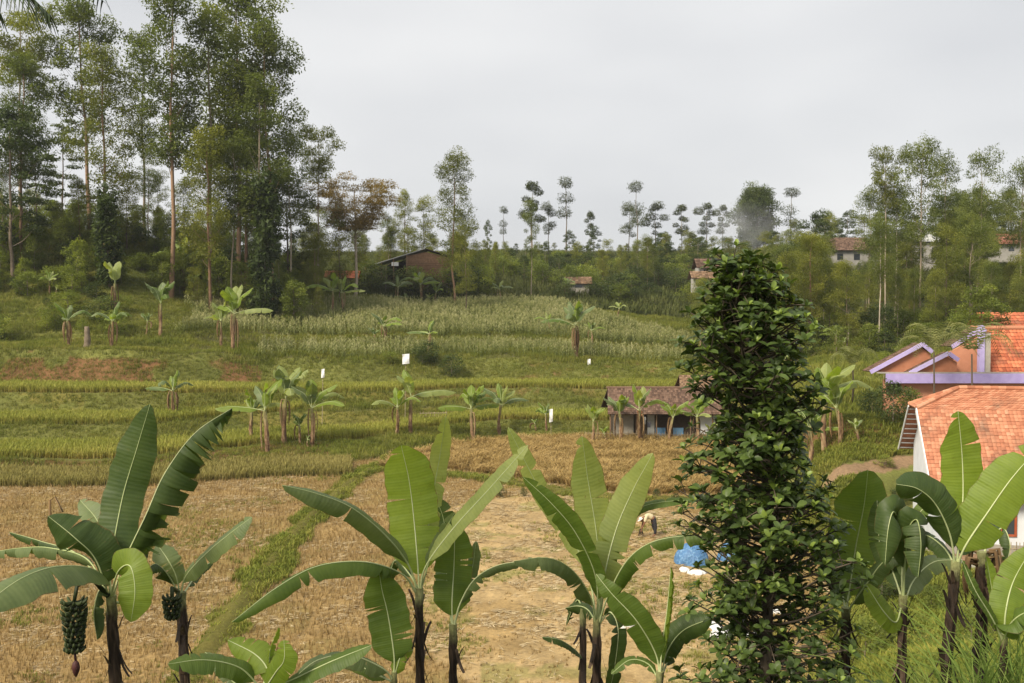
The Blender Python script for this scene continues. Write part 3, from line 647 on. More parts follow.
GT = 'tall trees on the hill at left'
_dD = lambda px, D: D + 20 if px < 335 else D
LT = [ # key px ytop D sx label
 ('umbrella', 22, 8, 118, 1.0, 'flat-topped tree at the far left, its small crown just under the hanging palm leaves'),
 ('tall', 24, 55, 108, 1.15, 'bushy eucalyptus at the left edge of the photo, lower than its neighbours'),
 ('tall', 92, -2, 120, 1.25, 'tall broad-crowned eucalyptus behind the olive tree near the left edge'),
 ('olive', 108, 46, 106, 1.0, 'dense olive-green tree standing in front of the tall broad-crowned eucalyptus'),
 ('tallthin', 146, 28, 124, 1.1, 'thin airy eucalyptus with much sky between its branches, left of the tallest tree'),
 ('tall', 171, -28, 104, 1.05, 'very tall eucalyptus with reddish trunk whose top leaves the photo'),
 ('tallthin', 210, 6, 108, 1.25, 'eucalyptus with long bare pale trunk and a compact dark crown'),
 ('tall', 240, -22, 116, 1.15, 'tallest wide eucalyptus of the group, crown cut by the top of the photo'),
 ('tall', 274, 18, 112, 1.0, 'eucalyptus at the right side of the tall group, crown leaning outward'),
 ('olive', 246, 66, 118, .95, 'dense olive tree filling the gap below the tallest eucalyptus'),
 ('tallthin', 262, 80, 103, 1.3, 'pale-trunked tree with drooping sprays at the right side of the tall group'),
 ('olive', 211, 128, 101, 1.1, 'yellow-green tree standing low in front of the tall group'),
 ('umbrella', 318, 127, 128, .8, 'slender tree with a small umbrella crown standing alone right of the tall group'),
 ('layered', 64, 118, 128, 1.0, 'dark tree with flat horizontal branch layers near the left edge'),
 ('dark', 14, 112, 103, 1.1, 'very dark bushy tree at the left edge below the eucalyptus'),
 ('dark', 38, 158, 112, 1.0, 'dark rounded tree low on the hill at the left edge'),
 ('olive', 80, 178, 110, 1.0, 'low leafy tree in front of the layered dark tree'),
 ('forestfull', 128, 172, 112, 1.0, 'low bushy tree between the two vine-covered trees'),
 ('forest', 150, 150, 120, 1.0, 'medium slender tree behind the very tall reddish trunk'),
 ('forestfull', 186, 180, 118, 1.0, 'small bushy tree at the foot of the bare pale trunk'),
 ('forest', 292, 128, 118, .9, 'medium tree with ragged crown just left of the lone umbrella tree'),
 ('dark', 290, 185, 122, 1.1, 'dark shrubby tree below the lone umbrella tree'),
 ('forestfull', 320, 205, 135, 1.0, 'small tree at the foot of the lone umbrella tree'),
 ('drape', 110, 193, 100, .9, 'left of the two trunks wrapped in dark hanging vines'),
 ('drape', 264, 182, 101, .75, 'right of the two trunks wrapped in dark hanging vines'),
 ('forest', 232, 140, 104, .9, 'slim tree beside the right vine-covered trunk'),
 ('forestfull', 160, 172, 126, .9, 'leafy tree between the two vine-covered trunks, behind the reddish tall trunk'),
 ('forest', 5, 170, 108, 1.0, 'slim tree with feathery crown cut by the left edge'),
 ('rusty', 356, 181, 140, 1.0, 'spreading tree with rust-brown flat crown and pale forked trunk'),
 ('forestfull', 340, 205, 138, .9, 'green tree under the left half of the rust-brown crown'),
 ('olive', 404, 190, 176, .9, 'olive round-crowned tree just left of the wooden hut'),
 ('forestfull', 424, 197, 180, .95, 'bushy tree rising behind the wooden hut'),
 ('olive', 455, 153, 148, .95, 'tall tree with dense double crown right of the wooden hut'),
 ('forestfull', 466, 222, 142, .8, 'low yellowish tree in front of the tall double-crowned tree'),
 ('forest', 388, 215, 176, 1.0, 'slender tree behind the hut beside the rust-brown crown'),
 ('tallthin', 531, 198, 158, .9, 'thin pole-like tree standing alone at the upper edge of the corn'),
]
for key, px, yt, D, sx, lab in LT: tree_px(key, px, 0, yt, _dD(px, D), lab, GT if px < 335 else None, sx)
# far skyline tufts
GS = 'small tufted trees along the far skyline'
FT = [('chain', 504, 206, 250, 1.0, 'single small round tuft on a bare stem, first on the far skyline from left'),
 ('dark', 488, 222, 250, .5, 'narrow dark little tree at the left end of the far skyline'),
 ('tuft', 532, 182, 245, 1.2, 'widest cluster of round tufts on the skyline, near its middle'),
 ('chain', 566, 177, 245, 1.2, 'stack of three dark tufts on one stem, taller than its skyline neighbours'),
 ('tuft', 590, 212, 255, 1.0, 'little open tufted tree just right of the stack of three tufts'),
 ('chain', 637, 181, 240, 1.1, 'slim tree with two tufts one above the other, tallest right of the skyline middle'),
 ('tuft', 628, 205, 246, 1.1, 'low tufted tree left beside the slim two-tuft tree'),
 ('tuft', 655, 204, 246, 1.3, 'broad group of tufts right beside the slim two-tuft tree'),
 ('tuft', 681, 205, 250, 1.2, 'tufted tree near the right end of the skyline row'),
 ('tuft', 706, 203, 255, 1.3, 'flat row of small tufts at the right end of the skyline'),
 ('tuft', 722, 205, 262, 1.1, 'last small tufted tree before the big round dark tree'),
 ('tuft', 548, 205, 252, 1.1, 'tufted tree between the wide cluster and the stack of three'),
 ('dark', 594, 228, 240, .9, 'dark bushy tree under the little open tufted tree'),
 ('dark', 570, 232, 238, .9, 'dark bush-like tree under the stack of three tufts'),
 ('round', 757, 190, 232, 1.0, 'big round dark tree on the skyline above the drifting smoke'),
 ('chain', 790, 188, 236, 1.4, 'ragged feathery tree right beside the big round dark tree'),
 ('umbrella', 885, 148, 128, .62, 'small umbrella-crowned tree rising alone above the right forest'),
 ('forest', 920, 140, 124, .85, 'tallest wide-crowned tree of the right forest with two pale trunks'),
 ('forest', 944, 156, 132, .85, 'wide tree joined to the right side of the tallest forest tree'),
 ('forest', 977, 152, 126, .8, 'tall tree with domed crown between the tallest tree and the right edge'),
 ('forest', 1018, 163, 126, .85, 'tall tree cut by the right edge of the photo'),
 ('forest', 868, 190, 135, .9, 'rounded tree left below the small umbrella-crowned tree'),
 ('forest', 895, 188, 130, .9, 'leafy tree directly below the small umbrella-crowned tree'),
 ('bamboo', 981, 288, 92, 1.25, 'feathery yellow-green tree standing before the forest above the purple gables'),
 ('bamboo', 960, 315, 88, .9, 'lower feathery tree left of the yellow-green one above the purple gables'),
]
for key, px, yt, D, sx, lab in FT: tree_px(key, px, 0, yt, D, lab, GS if (D > 230) else None, sx)

# forest that fills the far slopes
def canopy(px):
    return float(np.interp(px, [-200, 0, 90, 330, 470, 520, 600, 680, 735, 760, 800, 850, 900, 950, 1040, 1400], [190, 195, 205, 222, 236, 243, 240, 228, 236, 230, 216, 208, 198, 190, 186, 180]))
rg = random.Random(8); placed = []; FILLED = []
def fill(n, pxr, Dr, keys, cap, mind, label, group, hmax, hmin=5, spread=60, cat='tree', avoid=None):
    c = 0; tries = 0
    while c < n and tries < 40000:
        tries += 1; px = rg.uniform(*pxr); D = rg.uniform(*Dr); x = P(px, 300, D).x
        if any((x - a) ** 2 + (D - b) ** 2 < mind * mind for a, b in placed): continue
        if avoid and avoid(px, D): continue
        z = gzf(x, D); yt = cap(px) + rg.random() ** 1.3 * spread
        for wp, wr, wd, wy in ((850, 24, 195, 262), (928, 16, 178, 270), (1004, 20, 172, 262), (712, 18, 158, 280), (578, 14, 170, 284)):
            if abs(px - wp) < wr and D < wd: yt = max(yt, wy)
        H = P(px, yt, D).z - z
        if H < hmin: continue
        H = min(H, hmax * rg.uniform(.75, 1)); key = rg.choice(keys)
        o = put_tree(key, (x, D, z - .1), H, label, cat, group, rng=rg, sx=rg.uniform(.85, 1.25)); placed.append((x, D)); c += 1; FILLED.append((o, group, px, D, key))
    return c
def av(px, D): return (px < 700 and D < 168) or (900 < px and D < 98) or (abs(px - 740) < 35 and 215 < D < 250) or (800 < px < 940 and 170 < D < 195) or (690 < px < 760 and 150 < D < 176)
nn_ = []
nn_.append(fill(100, (700, 1075), (104, 150), ['forest', 'forest', 'forestfull', 'olive'], lambda p: canopy(p) + 18, 4.0, 'slender tree of the near forest rows on the right slope', 'trees of the right slope forest', 16, 6, 80, avoid=av))
nn_.append(fill(80, (690, 1075), (150, 215), ['forest', 'forestfull', 'olive', 'dark'], canopy, 5.0, 'tree in the upper part of the right slope forest', 'trees of the upper right forest', 19, 5, 40, avoid=av))
nn_.append(fill(85, (455, 730), (170, 262), ['forestfull', 'dark', 'forest', 'olive'], canopy, 4.5, 'low tree of the wooded belt beyond the corn', 'trees of the belt beyond the corn', 12, 3, 26, avoid=av))
nn_.append(fill(44, (-60, 330), (132, 185), ['forestfull', 'dark', 'olive', 'forest'], lambda p: canopy(p) - 10, 4.5, 'small tree in the understorey of the left hilltop', 'understorey trees of the left hill', 12, 4, 50))
nn_.append(fill(14, (330, 480), (155, 190), ['forestfull', 'olive'], lambda p: canopy(p) - 10, 4.5, 'background tree behind the wooden hut', 'trees behind the wooden hut', 12, 4, 30))
nn_.append(fill(46, (-60, 335), (119, 150), ['bushtree', 'forestfull', 'bushtree', 'bushtree'], lambda p: canopy(p) + 8, 2.6, 'leafy', 'undergrowth trees beneath the tall left group', 6.5, 1.5, 70))
nn_.append(fill(34, (-20, 240), (133, 152), ['bushtree', 'bushtree', 'forestfull'], lambda p: canopy(p) - 4, 2.2, 'leafy', 'undergrowth trees beneath the tall left group', 7.5, 2.5, 34))
# bushes
def bush_px(key, px, yb, h, label, group=None, sx=1.0, hi=320):
    g = ground_at(px, yb, 30, hi); D = g.y; H = h / F * D
    return put_tree(key, (g.x, g.y, g.z - .1), H, label, 'bush', group, sx=sx)
c = 0; BL = []
for i in range(230):
    px = rg.uniform(-30, 470); D = rg.uniform(103, 140)
    x = P(px, 300, D).x; z, k, _ = terr(np.array([x]), np.array([D])); k = float(k[0])
    if px > 150 and 12.9 < k < 16.2: continue
    BL.append((px, D, 'hill', len(BL), put_tree(rg.choice(['bush', 'bushdark', 'bush']), (x, D, gzf(x, D) - .1), rg.uniform(.7, 2.7), 'bush among the undergrowth of the left hillside', 'bush', 'bushes on the left hillside', rng=rg, sx=rg.uniform(.9, 1.6)))); c += 1
for i in range(95):
    px = rg.uniform(440, 740); D = rg.uniform(158, 225); x = P(px, 300, D).x
    BL.append((px, D, 'belt', len(BL), put_tree(rg.choice(['bush', 'bushdark']), (x, D, gzf(x, D) - .1), rg.uniform(2, 4.5), 'bush in the belt along the far edge of the corn', 'bush', 'bushes beyond the corn', rng=rg, sx=rg.uniform(.9, 1.5))))
for i in range(62):
    px = rg.uniform(700, 1060); D = rg.uniform(98, 122); x = P(px, 300, D).x
    if px > 900 and D < 100: continue
    BL.append((px, D, 'foot', len(BL), put_tree(rg.choice(['bush', 'bushdark', 'bush']), (x, D, gzf(x, D) - .1), rg.uniform(1.6, 3.8), 'bush along the foot of the right slope forest', 'bush', 'bushes at the forest foot', rng=rg, sx=rg.uniform(.9, 1.5))))
# each one gets a label of its own: kind, row, place between things one can find
ORD = ['leftmost', 'second', 'third', 'fourth', 'fifth', 'sixth', 'seventh', 'eighth', 'ninth', 'tenth', 'eleventh', 'twelfth', 'thirteenth', 'fourteenth', 'fifteenth', 'sixteenth']
KN = dict(bushtree='fresh green', forest='slender', forestfull='bushy', olive='olive-green', dark='dark')
def region(px, lst):
    for lim, nm in lst:
        if px < lim: return nm
    return lst[-1][1]
R_R = [(745, 'right of the corn field'), (800, 'right of the round dark tree'), (865, 'near the forest house'), (935, 'around the tallest forest tree'), (985, 'above the purple gables'), (9999, 'at the right edge of the forest')]
R_B = [(520, 'beyond the left part of the corn'), (585, 'behind the grey-roofed shack'), (650, 'under the slim two-tuft tree'), (9999, 'left of the clearing house')]
R_L = [(60, 'at the left edge of the hilltop'), (150, 'around the left vine-covered tree'), (240, 'around the bare pale trunk'), (9999, 'right of the right vine-covered tree')]
R_H = [(80, 'at the far left of the hillside'), (190, 'around the single-leaf banana'), (290, 'below the right vine-covered tree'), (380, 'left of the wooden hut'), (9999, 'before the wooden hut')]
R_F = [(780, 'right of the corn field'), (860, 'behind the large pale banana'), (930, 'left of the feathery tree'), (9999, 'behind the tiled roofs')]
def relabel(items):
    g_ = {}
    for px, D, key, tpl, o in items: g_.setdefault(tpl, []).append((px, o))
    for tpl, l_ in g_.items():
        l_.sort(key=lambda q_: q_[0])
        for i_, (px, o) in enumerate(l_):
            o['label'] = tpl.replace('#', '' if len(l_) == 1 else ((ORD[i_] if i_ == 0 else ORD[min(i_, 15)] + ' from left') + ' ')).strip()
it = []
for o, grp, px, D, key in FILLED:
    if 'right slope' in grp: tpl = '#%s %s tree %s' % ('front' if D < 118 else 'mid-slope' if D < 135 else 'rear', KN[key], region(px, R_R))
    elif 'upper right' in grp: tpl = '#%s %s upper-slope tree %s' % ('nearer' if D < 175 else 'farther', KN[key], region(px, R_R))
    elif 'undergrowth' in grp: tpl = '#%s shrubby %s tree %s' % ('lower' if D < 130 else 'upper', KN[key], region(px, R_L))
    elif 'belt' in grp: tpl = '#%s %s tree %s' % ('near' if D < 200 else 'mid-belt' if D < 230 else 'far', KN[key], region(px, R_B))
    elif 'left hill' in grp: tpl = '#small %s tree %s' % (KN[key], region(px, R_L))
    else: tpl = '#%s tree just behind the wooden hut' % KN[key]
    it.append((px, D, key, tpl, o))
for px, D, kd, _, o in BL:
    big = 'tall' if o.scale.z > .62 else 'low'; sh = ['low', 'tall'][o.scale.z > .5]; row = ('lowest' if D < 111 else 'lower' if D < 120 else 'upper' if D < 130 else 'topmost') if kd == 'hill' else 'lower' if D < (175 if kd == 'belt' else 110) else 'topmost' if D > 200 else 'upper'
    tpl = '#%s %s bush %s' % (row, sh, region(px, {'hill': R_H, 'belt': R_B, 'foot': R_F}[kd])); it.append((px, D, kd, tpl, o))
relabel(it)
for i_, (px, dd_, h_) in enumerate(((372, 154, 2.4), (386, 153, 2.2), (412, 154, 2.6), (428, 152, 2.0), (447, 154, 3.0), (462, 155, 3.4))):
    x = P(px, 341, dd_).x; put_tree(['bush', 'bushdark'][i_ % 2], (x, dd_, gzf(x, dd_) - .1), h_ + 1.7, ORD[i_] .replace('leftmost', 'first') + ' of six bushes screening the foot of the wooden hut', 'bush', 'bushes before the wooden hut', sx=1.4)
for px, yb, h, sx, key, lab in [(893, 424, 40, 1.1, 'bushdark', 'dark green shrub left below the purple fascia'), (872, 418, 28, 1.0, 'bushdark', 'low dark shrub at the left end of the purple fascia'),
    (912, 420, 30, 1.0, 'bush', 'green shrub squeezed between the purple fascia and the orange roof'), (908, 374, 34, 1.0, 'bush', 'fresh green round bush behind the left purple gable'),
    (884, 374, 22, 1.0, 'bush', 'yellowish low bush left of the left purple gable'), (798, 432, 30, 1.0, 'bushdark', 'dark shrub at the right side of the dark leafy tree'),
    (950, 408, 22, 1.2, 'bush', 'low shrub behind the ridge of the orange roof'), (884, 466, 12, 1.6, 'bush', 'low plants beside the bend of the dirt path'),
    (902, 500, 16, 1.4, 'bushdark', 'small shrub at the left corner of the white house'), (935, 520, 20, 1.2, 'bush', 'small bush in front of the white gable wall')]:
    bush_px(key, px, yb, h, lab, None, sx, 75)
for px, yb, h, lab in [(656, 498, 9, 'small round weed bush on the bund at the far side of the threshing ground'), (500, 497, 12, 'weed bush on the bund beneath the golden rice, left of centre'),
    (524, 497, 8, 'little weed clump on the bund beside the left weed bush'), (676, 500, 7, 'tiny weed clump on the bund near the dark leafy tree')]:
    q = PZ(px, yb, -10.9); put_tree('bushdark', (q.x, q.y, gzf(q.x, q.y)), h / F * q.y, lab, 'bush', None, sx=1.0)
# ================================================================== banana plants
def banana_mat(name, dark, light, edge=(.16, .11, .04), tr=.35, vein=.10):
    m, t, o = newmat(name)
    uv = N(t, 'ShaderNodeUVMap'); sep = N(t, 'ShaderNodeSeparateXYZ'); L(t, uv.outputs[0], sep.inputs[0])
    wv = N(t, 'ShaderNodeTexWave'); wv.inputs['Scale'].default_value = 13; wv.inputs['Distortion'].default_value = .8; wv.inputs['Detail'].default_value = 2
    L(t, uv.outputs[0], wv.inputs['Vector'])
    n1 = noise(t, 2.2, 4, pos(t)); n2 = noise(t, 14, 4, pos(t))
    f = math_(t, 'ADD', math_(t, 'MULTIPLY', n1, .7), math_(t, 'MULTIPLY', n2, .3))
    c = ramp(t, f, [(.3, dark), (.7, light)])
    c = mixc(t, math_(t, 'MULTIPLY', wv.outputs['Fac'], vein * 2.5), c, (light[0] * 1.35, light[1] * 1.3, light[2] * 1.3))
    av_ = math_(t, 'ABSOLUTE', math_(t, 'SUBTRACT', sep.outputs[1], .5))      # 0 midrib .. .5 edge
    e = math_(t, 'MULTIPLY', math_(t, 'SUBTRACT', math_(t, 'ADD', av_, math_(t, 'MULTIPLY', n2, .12)), .538), 30, clamp=True)
    c = mixc(t, e, c, edge)
    sp = math_(t, 'MULTIPLY', math_(t, 'SUBTRACT', noise(t, 22, 3, pos(t), .8), .64), 12, clamp=True); c = mixc(t, math_(t, 'MULTIPLY', sp, .6), c, edge)
    tcn = mixc(t, 1.0, c, (1.5, 1.45, .5), 'MULTIPLY')
    prin(t, o, c, math_(t, 'ADD', .42, math_(t, 'MULTIPLY', n2, .2)), .38, bump(t, math_(t, 'ADD', wv.outputs['Fac'], n2), .3, .004), trans=tr, tcol=tcn)
    return m
B_MID = banana_mat('banana_leaf', (.065, .115, .020), (.13, .19, .034), tr=0.4, vein=0.05)
B_DARK = banana_mat('banana_leaf_dark', (.035, .065, .017), (.080, .12, .030), tr=0.32, vein=0.05)
B_LIGHT = banana_mat('banana_leaf_fresh', (.14, .21, .030), (.25, .33, .05), tr=0.48, vein=0.05)
B_PALE = banana_mat('banana_leaf_pale', (.20, .255, .075), (.34, .385, .13), tr=0.45, vein=0.05)
B_GREY = banana_mat('banana_leaf_bluish', (.09, .135, .05), (.18, .225, .09), tr=0.34, vein=0.05)
M_RIB = simple('leaf_midrib', [(.3, (.36, .42, .18)), (.7, (.52, .56, .30))], 5, .5, .4)
M_DEADL = simple('dead_banana_leaf', [(.25, (.085, .05, .025)), (.5, (.19, .12, .06)), (.8, (.36, .26, .15))], 7, .9, .1)
M_STEM = None
def stem_mat():
    m, t, o = newmat('banana_stem'); h = attr(t, 'hgt').outputs['Fac']; r = attr(t, 'rnd').outputs['Fac']; nn = noise(t, 9, 6, objco(t), .7)
    mp_ = N(t, 'ShaderNodeMapping'); mp_.inputs['Scale'].default_value = (30, 30, 3); L(t, objco(t), mp_.inputs[0]); n3 = noise(t, 1, 5, mp_.outputs[0], .6)
    f = math_(t, 'ADD', math_(t, 'MULTIPLY', n3, .6), math_(t, 'MULTIPLY', r, .4))
    lowc = ramp(t, f, [(.30, (.014, .010, .008)), (.52, (.04, .026, .018)), (.68, (.10, .065, .042)), (.82, (.36, .28, .19))])
    topc = ramp(t, nn, [(.3, (.16, .16, .06)), (.7, (.30, .31, .14))])
    k = math_(t, 'MULTIPLY', math_(t, 'SUBTRACT', math_(t, 'ADD', h, math_(t, 'MULTIPLY', nn, .12)), .98), 14, clamp=True)
    prin(t, o, mixc(t, k, lowc, topc), .8, .25, bump(t, n3, .7, .02)); return m
M_STEM = stem_mat()

def banana_leaf(parent, path, W, mat, hint=(0, -1, .25), fold=12, curl=18, tears=2, droop=9, pet=.14, seed=0, n=40, m=5, rib=.0095, gapk=.06, split=None, asym=1.0, tipw=.22):
    """path: world points from the stem top to the tip. hint: the way the upper face looks. fold: V angle of halves (+ = upward)"""
    r = random.Random(seed); C = catmull(path, n + 6); Cc, T = frames(C)
    Lr = np.linalg.norm(np.diff(C, axis=0), axis=1).sum()
    s_all = np.linspace(0, 1, len(C)); hint = np.array(hint, float)
    S = np.cross(T, hint); S /= np.linalg.norm(S, axis=1)[:, None] + 1e-9; Nn = np.cross(S, T)
    org = np.array(parent.location)
    i0 = int(round(pet * len(C)))
    tt = np.linspace(0, 1, n); sp = pet + (1 - pet) * tt
    def at(arr, s): return np.stack([np.interp(s, s_all, arr[:, j]) for j in range(3)], -1)
    def width(t): return W * .5 * np.minimum(1, (np.clip(t, 0, 1) / .16 + .02) ** .6) * np.minimum(1, np.clip((1.0 - t) / tipw, 0, 1) ** .55) * (1 - .12 * np.abs(t - .45))
    V = []; Q = []; UV = []; cnt = 0
    for side in (-1, 1):
        if split is not None and side not in split: continue
        cuts = sorted([0.0, 1.0] + [min(max(r.uniform(.06, .97), .06), .97) for _ in range(tears)])
        ph = [r.uniform(0, 6.28) for _ in range(4)]
        for a, b in zip(cuts[:-1], cuts[1:]):
            if b - a < .008: continue
            k = max(int((b - a) * n), 2) + 1; ts_ = np.linspace(a, b, k)
            dr = R(r.uniform(.1, 1.0) * droop) if tears else 0; gap = (gapk * r.uniform(.12, .6)) if tears else 0; sh = r.uniform(-.004, .012) if tears else 0
            wj = r.uniform(.85, 1.05) if tears > 3 else 1
            for j in range(m + 1):
                q = j / m; tm = (a + b) / 2; ga = 0 if a == 0 else min(gap, (b - a) * .38); gb = 0 if b == 1 else min(gap, (b - a) * .38); tq = a + ga * q + (ts_ - a) / (b - a) * ((b - a) - (ga + gb) * q) + sh * q * (tears > 3)
                tq = np.clip(tq, 0, 1.01); wd = width(ts_) * (asym if side > 0 else 1) * wj * (1 + .03 * np.sin(37 * ts_ + ph[0]) * q)
                base = at(Cc, pet + (1 - pet) * (ts_ * (1 - q) + tq * q)) if tears else at(Cc, pet + (1 - pet) * ts_)
                Sx = at(S, pet + (1 - pet) * ts_); Nx = at(Nn, pet + (1 - pet) * ts_)
                # integrate the bend across the half blade
                x = 0; z = 0
                for jj in range(j):
                    an = R(fold) - R(curl) * (jj + .5) / m - dr * min(1, (jj + 1) / 2.0); x += math.cos(an) / m; z += math.sin(an) / m
                und = (np.sin(ts_ * 21 + ph[1]) * .035 + np.sin(ts_ * 47 + ph[2]) * .018) * q * W * .5 + .004 * np.sin(ts_ * 160) * (q > .1)
                p = base + Sx * (side * x * wd)[:, None] + Nx * (z * wd + und)[:, None]
                V.append(p); UV.append(np.c_[ts_, np.full(k, .5 + side * q * .5)])
            for j in range(m):
                o_ = cnt + j * k; ar = np.arange(k - 1); qd = np.stack([o_ + ar, o_ + ar + 1, o_ + k + ar + 1, o_ + k + ar], -1)
                Q.append(qd if side > 0 else qd[:, ::-1])
            cnt += k * (m + 1)
    V = np.concatenate(V) - org; UV = np.concatenate(UV)
    leaf = mesh('leaf', V, [np.concatenate(Q)], mat, uv=UV, smooth=True, parent=parent)
    rr = np.interp(s_all, [0, pet * .5, pet, .6, 1], [rib * 2.0, rib * 1.3, rib, rib * .6, rib * .2])
    Vt, Qt, Tt = tube_geo(C - org, rr, 6)
    mesh('midrib', Vt, [Qt, np.array(Tt)], M_RIB, rnd=np.full(len(Vt), r.random()), smooth=True, parent=leaf)
    return leaf

def banana_stem(parent, pts, r0, r1, seed=0, flakes=26, low=True, ntop=4):
    "pseudostem with old sheaths; pts world, bottom to top"
    r = random.Random(seed); org = np.array(parent.location); n = 34; C = catmull(pts, n); k = 14
    rad = np.linspace(r0, r1, n) * (1 + .05 * np.sin(np.arange(n) * 1.3 + seed))
    V, Q, Tt = tube_geo(C - org, rad, k)
    rs2 = np.random.RandomState(seed); nv = V.copy(); ctr = np.repeat(C - org, k, 0); d = V[:n * k] - ctr
    nv[:n * k] = ctr + d * (1 + .34 * (rs2.rand(n * k) - .42))[:, None]
    H = np.r_[np.repeat(np.linspace(0, 1, n), k), 0, 1]; RN = np.r_[np.tile(rs2.rand(k), n) * .5 + rs2.rand(n * k) * .5, .5, .5]
    VV = [nv]; QQ = [Q]; HH = [H]; RR = [RN]; cnt = len(nv)
    for f in range(flakes):      # sheath ends and dry strips that stand off the stem
        t = r.uniform(.05, .93); i = t * (n - 1); p = np.array([np.interp(i, range(n), C[:, j]) for j in range(3)]) - org; rr_ = np.interp(i, range(n), rad)
        a = r.uniform(0, 6.28); L_ = r.uniform(.10, .34); w_ = rr_ * r.uniform(.35, .9); hang = r.random() < .6; nn_ = 5; vs = []
        for q in range(nn_ + 1):
            u = q / nn_; off = rr_ * (1.0 + .12) + (.05 + .55 * u * u * L_ * (.5 if hang else .35)) * (u ** .7); zz = -u * L_ if hang else u * L_ * .8
            ww = w_ * (1 - u * .75)
            for s_ in (-1, 1):
                ang = a + s_ * ww / max(rr_, .01) * .55; vs.append((p[0] + math.cos(ang) * off, p[1] + math.sin(ang) * off, p[2] + zz))
        qs = np.array([(2 * q, 2 * q + 1, 2 * q + 3, 2 * q + 2) for q in range(nn_)]) + cnt
        VV.append(np.array(vs)); QQ.append(qs); HH.append(np.full(len(vs), t * .7)); RR.append(np.full(len(vs), r.uniform(0, 1))); cnt += len(vs)
    return mesh('pseudostem', np.concatenate(VV), [np.concatenate(QQ), np.array(Tt)], M_STEM, rnd=np.concatenate(RR), smooth=False, parent=parent, extra={'hgt': np.concatenate(HH)})

M_FRUIT = simple('green_banana_fruit', [(.3, (.018, .028, .010)), (.7, (.05, .068, .022))], 8, .6, .3)
M_BUD = simple('banana_flower_bud', [(.3, (.03, .012, .014)), (.7, (.09, .03, .03))], 8, .6, .3)
def fruit_bunch(parent, stalk, top, H, Rr, bud=True, tiers=9, seed=0):
    r = random.Random(seed); org = Vector(parent.location); mb = MB(); mb.tube([tuple(Vector(p) - org) for p in stalk], [.03, .027, .024, .022][:len(stalk)], 7)
    b = mb.build('fruit_bunch', M_FRUIT, parent, smooth=True)
    mb = MB(); top = Vector(top) - org
    for i in range(tiers):
        z = -H * (i + .5) / tiers; rr_ = Rr * (1.1 - .45 * i / tiers) * r.uniform(.85, 1.12); k = 10
        for j in range(k):
            a = 6.283 * j / k + i * .4 + r.uniform(-.1, .1); d = Vector((math.cos(a), math.sin(a), 0))
            p0 = top + Vector((0, 0, z)) + d * .02; p1 = p0 + d * rr_ * .6 + Vector((0, 0, -.01)); p2 = p0 + d * rr_ * 1.0 + Vector((0, 0, H / tiers * .75)); 
            mb.tube([tuple(p0), tuple(p1), tuple((p1 + p2) / 2 + d * .012), tuple(p2)], [.010, .019, .018, .007], 6, rnd=r.random())
    mb.build('banana_hands', M_FRUIT, b, smooth=True)
    if bud:
        mb = MB(); p = top + Vector((0, 0, -H)); mb.tube([tuple(p), tuple(p + Vector((.01, 0, -.10)))], .014, 6)
        mb.tube([tuple(p + Vector((.01, 0, -.09 - x))) for x in (0, .03, .08, .13, .17, .19)], [.015, .036, .045, .036, .018, .004], 9); mb.build('flower_bud', M_BUD, b, smooth=True)

def fg_banana(px0, D, topy, r0, label, leaves, lean=0, flakes=26, seed=0, name='banana_plant', top_r=None):
    "px0: picture column of the stem top, topy: its picture row. leaves: list of dicts with picture points and depth offsets"
    top = P(px0, topy, D); x0 = top.x - lean; z0 = gzf(x0, D + .05); root = empty(name, (x0, D + .05, z0)); tag(root, label, 'banana plant')
    banana_stem(root, [(x0, D + .05, z0 - .15), ((x0 + top.x) / 2 - lean * .12, D + .02, (z0 + top.z) / 2), tuple(top + Vector((0, 0, .05)))], r0, top_r or r0 * .68, seed, flakes)
    for i, lf in enumerate(leaves):
        lf = dict(lf); pts = lf.pop('p'); W = lf.pop('w') / F * D; mat = lf.pop('m', B_MID)
        path = [tuple(P(a, b, D + c_)) for a, b, c_ in pts]
        banana_leaf(root, path, W, mat, seed=seed * 31 + i, **lf)
    return root

UPV = (0, -.35, 1)
